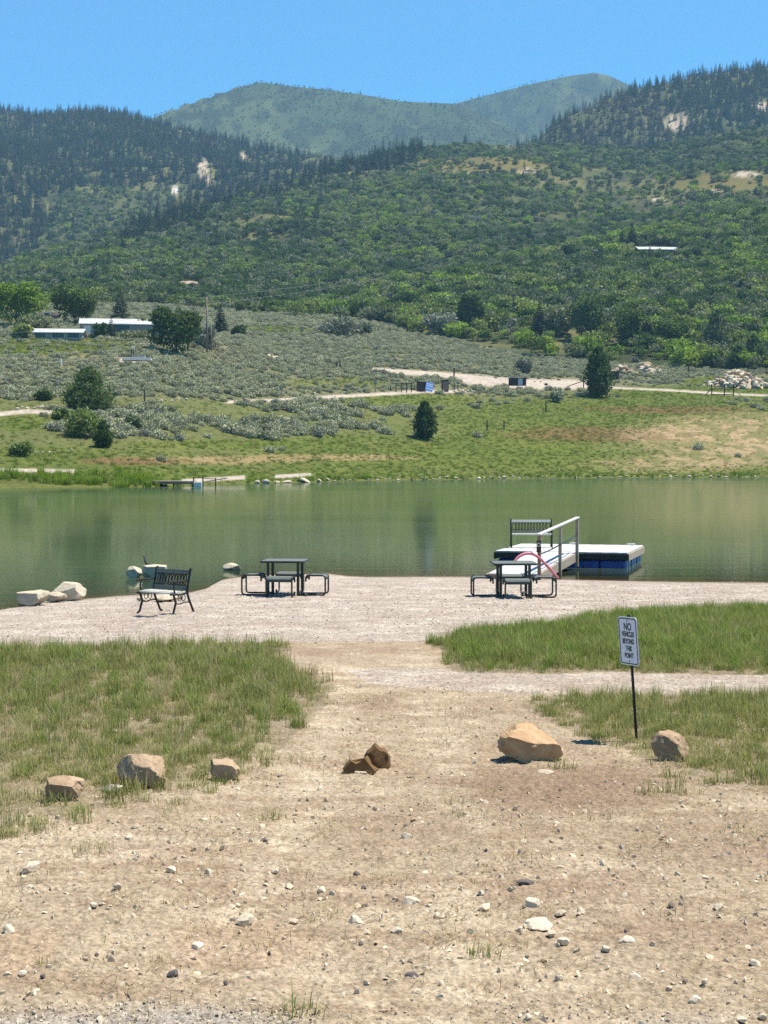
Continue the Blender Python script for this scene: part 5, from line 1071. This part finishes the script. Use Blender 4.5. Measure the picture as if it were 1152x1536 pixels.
# far dock
p = Vector(on_plane(228, 730, 0).tolist()); k = F/p.y; r = empty('far_dock', p, 0, 'grey wooden dock with a ramp on the far shore at the left', 'dock'); DH = 8/k
b = MB()
for i in range(24): b.box((62/k*(i+.5)/24, 1.6, DH), (62/k/24-.03, 3.2, .09))
b.build('deck', M['timber'], r); b = MB(); b.box((31/k, -.05, DH-.18), (62/k, .08, .25)); b.build('fascia', M['timber_brown'], r)
for x in (2, 32, 60): b = MB(); b.tube([(x/k, .2, -1), (x/k, .2, DH)], .09, 8); b.build('pile', M['timber_dark'], r)
for x, hh in ((62, 15), (76, 15), (95, 13)): b = MB(); b.tube([(x/k, .3, -.8), (x/k, .3, hh/k)], .07, 8); b.build('rail_post', M['timber_dark'], r)
b = MB(); b.bar((60/k, 1.6, DH*.62), (103/k, 3.2, DH+.35), 2.4, .12); b.build('ramp', M['timber'], r); b = MB(); b.box((68/k, .5, .2), (12/k, .8, .7)); b.build('float', M['white'], r, bevel=.06)
b = MB(); b.tube([(62/k, .3, 13.5/k), (95/k, .3, 11.5/k)], .04, 6); b.build('rail', M['timber_dark'], r)
# far stones: shore line, walls and heaps -- every stone its own object
pool = {m_: [rock_mesh('far_stone', (1, .9, .75), 300+i+17*j, M[m_], 7, sub=2) for i in range(6)] for j, m_ in enumerate(('lime', 'sand1', 'pebble'))}
def far_stone(pos, w, hh, m_, label, group, name='rock'):
    o = addobj(name, random.choice(pool[m_]), pos); o.scale = (w, w*.9, hh/.75*1.0); o.rotation_euler = (0, 0, random.random()*6.28); return tag(o, label, 'rock', group)
def shore_stone(x, w_, h_, label, dy=0, m_='lime'):
    d = float(shore_far(x)); q = Vector(((x-576)/F*d, d+dy, 0)); q.z = float(z_far(q.x, q.y)); k = F/d; far_stone((q.x, q.y, max(q.z, 0)+h_/k*.25), w_/k, h_/k, m_, label, 'pale rocks along the far waterline')
for x, w_, h_, n_ in ((386, 9, 6, 'leftmost small'), (398, 14, 8, 'dark footed'), (415, 10, 5, 'small flat'), (430, 18, 5, 'long flat'), (455, 22, 9, 'largest flat topped'), (478, 10, 6, 'rounded'), (300, 12, 5, 'low white, under the dock ramp')):
    shore_stone(x, w_, h_, '%s pale rock at the far waterline right of the dock' % n_ if x != 300 else 'low white rock at the far waterline under the dock ramp', .3)
for i in range(62):
    x = 488+(1152-488)*((i+.5*random.random())/62); w_ = random.choice((3, 4, 5, 6, 8)); shore_stone(x, w_, w_*.6, 'pale rock in the line of stones along the far shore, %s stretch' % ('middle' if x < 720 else 'right hand'), random.uniform(.1, 2.2), random.choice(('lime', 'lime', 'pebble')))
def line_stones(pts, n, w0, w1, label, group):
    for i in range(n):
        t_ = (i+random.random()*.7)/n*(len(pts)-1); j = min(int(t_), len(pts)-2); f_ = t_-j; x = pts[j][0]*(1-f_)+pts[j+1][0]*f_; y = pts[j][1]*(1-f_)+pts[j+1][1]*f_+random.uniform(-1.5, 1.5)
        q = fp(x, y); k = F/q.y; w_ = random.uniform(w0, w1)/k; far_stone((q.x, q.y, q.z+w_*.15), w_, w_*.7, random.choice(('lime', 'lime', 'pebble', 'sand1')), label, group)
line_stones([(25, 613), (90, 610)], 9, 4, 9, 'pale rock lining the left end of the far path', 'rocks along the far path')
line_stones([(235, 602), (285, 600)], 8, 4, 8, 'pale rock beside the path right of the lone post', 'rocks along the far path')
line_stones([(365, 602), (402, 603)], 10, 3, 9, 'pale rock by the path left of the grey marker post', 'rocks along the far path')
line_stones([(470, 590), (560, 588)], 9, 2.5, 5, 'small rock beside the path below the marker posts', 'rocks along the far path')
line_stones([(682, 587), (715, 586)], 9, 3, 5, 'small rock in the border right of the brown cabinet', 'rocks along the far path')
line_stones([(800, 573), (850, 568)], 5, 3, 6, 'rock on the far edge of the road', 'rocks along the far path')
line_stones([(48, 680), (130, 676)], 7, 3, 6, 'pale rock in the grass above the left shore track', 'rocks on the left bank')
line_stones([(560, 665), (800, 640)], 7, 2, 4, 'small pale stone in the green bank', 'stones on the green bank')
line_stones([(900, 695), (1140, 705)], 14, 2, 5, 'small pale stone on the dry right bank', 'stones on the dry bank')
def heap(cx, pb, wpx, hpx, n, s0, s1, label, group, mats):
    p = fp(cx, pb); k = F/p.y; W = wpx/k; Hh = hpx/k
    b = MB(); m_ = 14; 
    vs = [(0, W*.22, Hh*.62)]+[(math.cos(2*math.pi*i/m_)*W*.46, W*.22+math.sin(2*math.pi*i/m_)*W*.28, -.4) for i in range(m_)]+[(math.cos(2*math.pi*i/m_)*W*.22, W*.22+math.sin(2*math.pi*i/m_)*W*.14, Hh*.50) for i in range(m_)]
    b.add(vs, [(0, 1+m_+i, 1+m_+(i+1) % m_) for i in range(m_)]+[(1+i, 1+(i+1) % m_, 1+m_+(i+1) % m_, 1+m_+i) for i in range(m_)]); o = b.build('rubble', M['buff'], None, p); tag(o, kind='stuff')
    for i in range(n):
        a = random.uniform(math.pi, 2*math.pi) if random.random() < .8 else random.random()*6.28; f_ = math.sqrt(random.random()); x = math.cos(a)*W*.48*f_; y = W*.22+math.sin(a)*W*.30*f_; z = Hh*(1-f_)**.8*.9
        w_ = random.uniform(s0, s1)/k; far_stone((p.x+x, p.y+y, p.z+z), w_, w_*.75, random.choice(mats), label, group)
heap(1110, 582, 108, 30, 110, 5, 12, 'cream rock in the big quarried rock heap at the right edge', 'rocks of the big heap', ('lime', 'pebble', 'pebble', 'sand1'))
heap(934, 563, 48, 18, 26, 5, 11, 'brown and cream rock in the left of two heaps by the tall juniper', 'rocks of the left small heap', ('sand1', 'sand1', 'lime'))
heap(975, 561, 46, 16, 24, 5, 10, 'pale rock in the right of two heaps by the tall juniper', 'rocks of the right small heap', ('lime', 'pebble', 'sand1'))
q = fp(967, 556); far_stone((q.x, q.y-1, q.z+1.2), 24/F*q.y, 14/F*q.y, 'sand1', 'large rounded brown boulder on top of the right small heap', None)
heap(408, 539, 36, 9, 20, 4, 8, 'cream rock in the small heap on the sage flat', 'rocks of the sage flat heap', ('lime', 'sand1', 'pebble'))

# ================================================================== AIR, LIGHT, RENDER
SUN_EL, SUN_AZ = 66.0, 72.0                     # azimuth clockwise from the view direction
hz = MB(); hz.box((0, 2350, 720), (11000, 4960, 1454)); ho = None
tt = NT('hazy_air'); pv = tt.n('VolumePrincipled', {'Density': 1.05e-4, 'Color': (.40, .72, 1, 1), 'Anisotropy': .0}); tt.t.links.new(pv.outputs[0], tt.out.inputs[1]); tt.m.volume_intersection_method if hasattr(tt.m, 'volume_intersection_method') else 0
HAZE = True
if HAZE: ho = hz.build('haze', tt.m); tag(ho, kind='stuff')
w = bpy.data.worlds.new('World'); scene.world = w; w.use_nodes = True; nt = w.node_tree; bg = nt.nodes['Background']; sky = nt.nodes.new('ShaderNodeTexSky'); sky.sky_type = 'NISHITA'; sky.sun_disc = False
sky.sun_elevation = R(SUN_EL); sky.sun_rotation = R(SUN_AZ); sky.altitude = 2000; sky.air_density = 1.0; sky.dust_density = 0.0; sky.ozone_density = 4.0
hs = nt.nodes.new('ShaderNodeHueSaturation'); hs.inputs['Saturation'].default_value = 1.1; nt.links.new(sky.outputs[0], hs.inputs['Color'])
tm = nt.nodes.new('ShaderNodeMix'); tm.data_type = 'RGBA'; tm.blend_type = 'MULTIPLY'; tm.inputs[0].default_value = 1; tm.inputs[7].default_value = (.47, 1.06, 1.16, 1); nt.links.new(hs.outputs[0], tm.inputs[6])
nt.links.new(tm.outputs[2], bg.inputs[0]); bg.inputs[1].default_value = .085
sl = bpy.data.lights.new('sun', 'SUN'); sl.energy = 5.0; sl.angle = R(.53); sl.color = (1, .94, .83); so_ = bpy.data.objects.new('sun', sl); COL.objects.link(so_)
dv = Vector((math.cos(R(SUN_EL))*math.sin(R(SUN_AZ)), math.cos(R(SUN_EL))*math.cos(R(SUN_AZ)), math.sin(R(SUN_EL)))); so_.rotation_euler = dv.to_track_quat('Z', 'Y').to_euler()
vs_ = scene.view_settings; vs_.view_transform = 'Standard'; vs_.look = 'None'; vs_.exposure = 1.0; vs_.gamma = 1; vs_.use_curve_mapping = False
cy = scene.cycles; cy.max_bounces = 5; cy.diffuse_bounces = 3; cy.glossy_bounces = 2; cy.transmission_bounces = 2; cy.transparent_max_bounces = 6; cy.volume_bounces = 0
cy.caustics_reflective = False; cy.caustics_refractive = False; cy.use_denoising = False; cy.use_adaptive_sampling = False
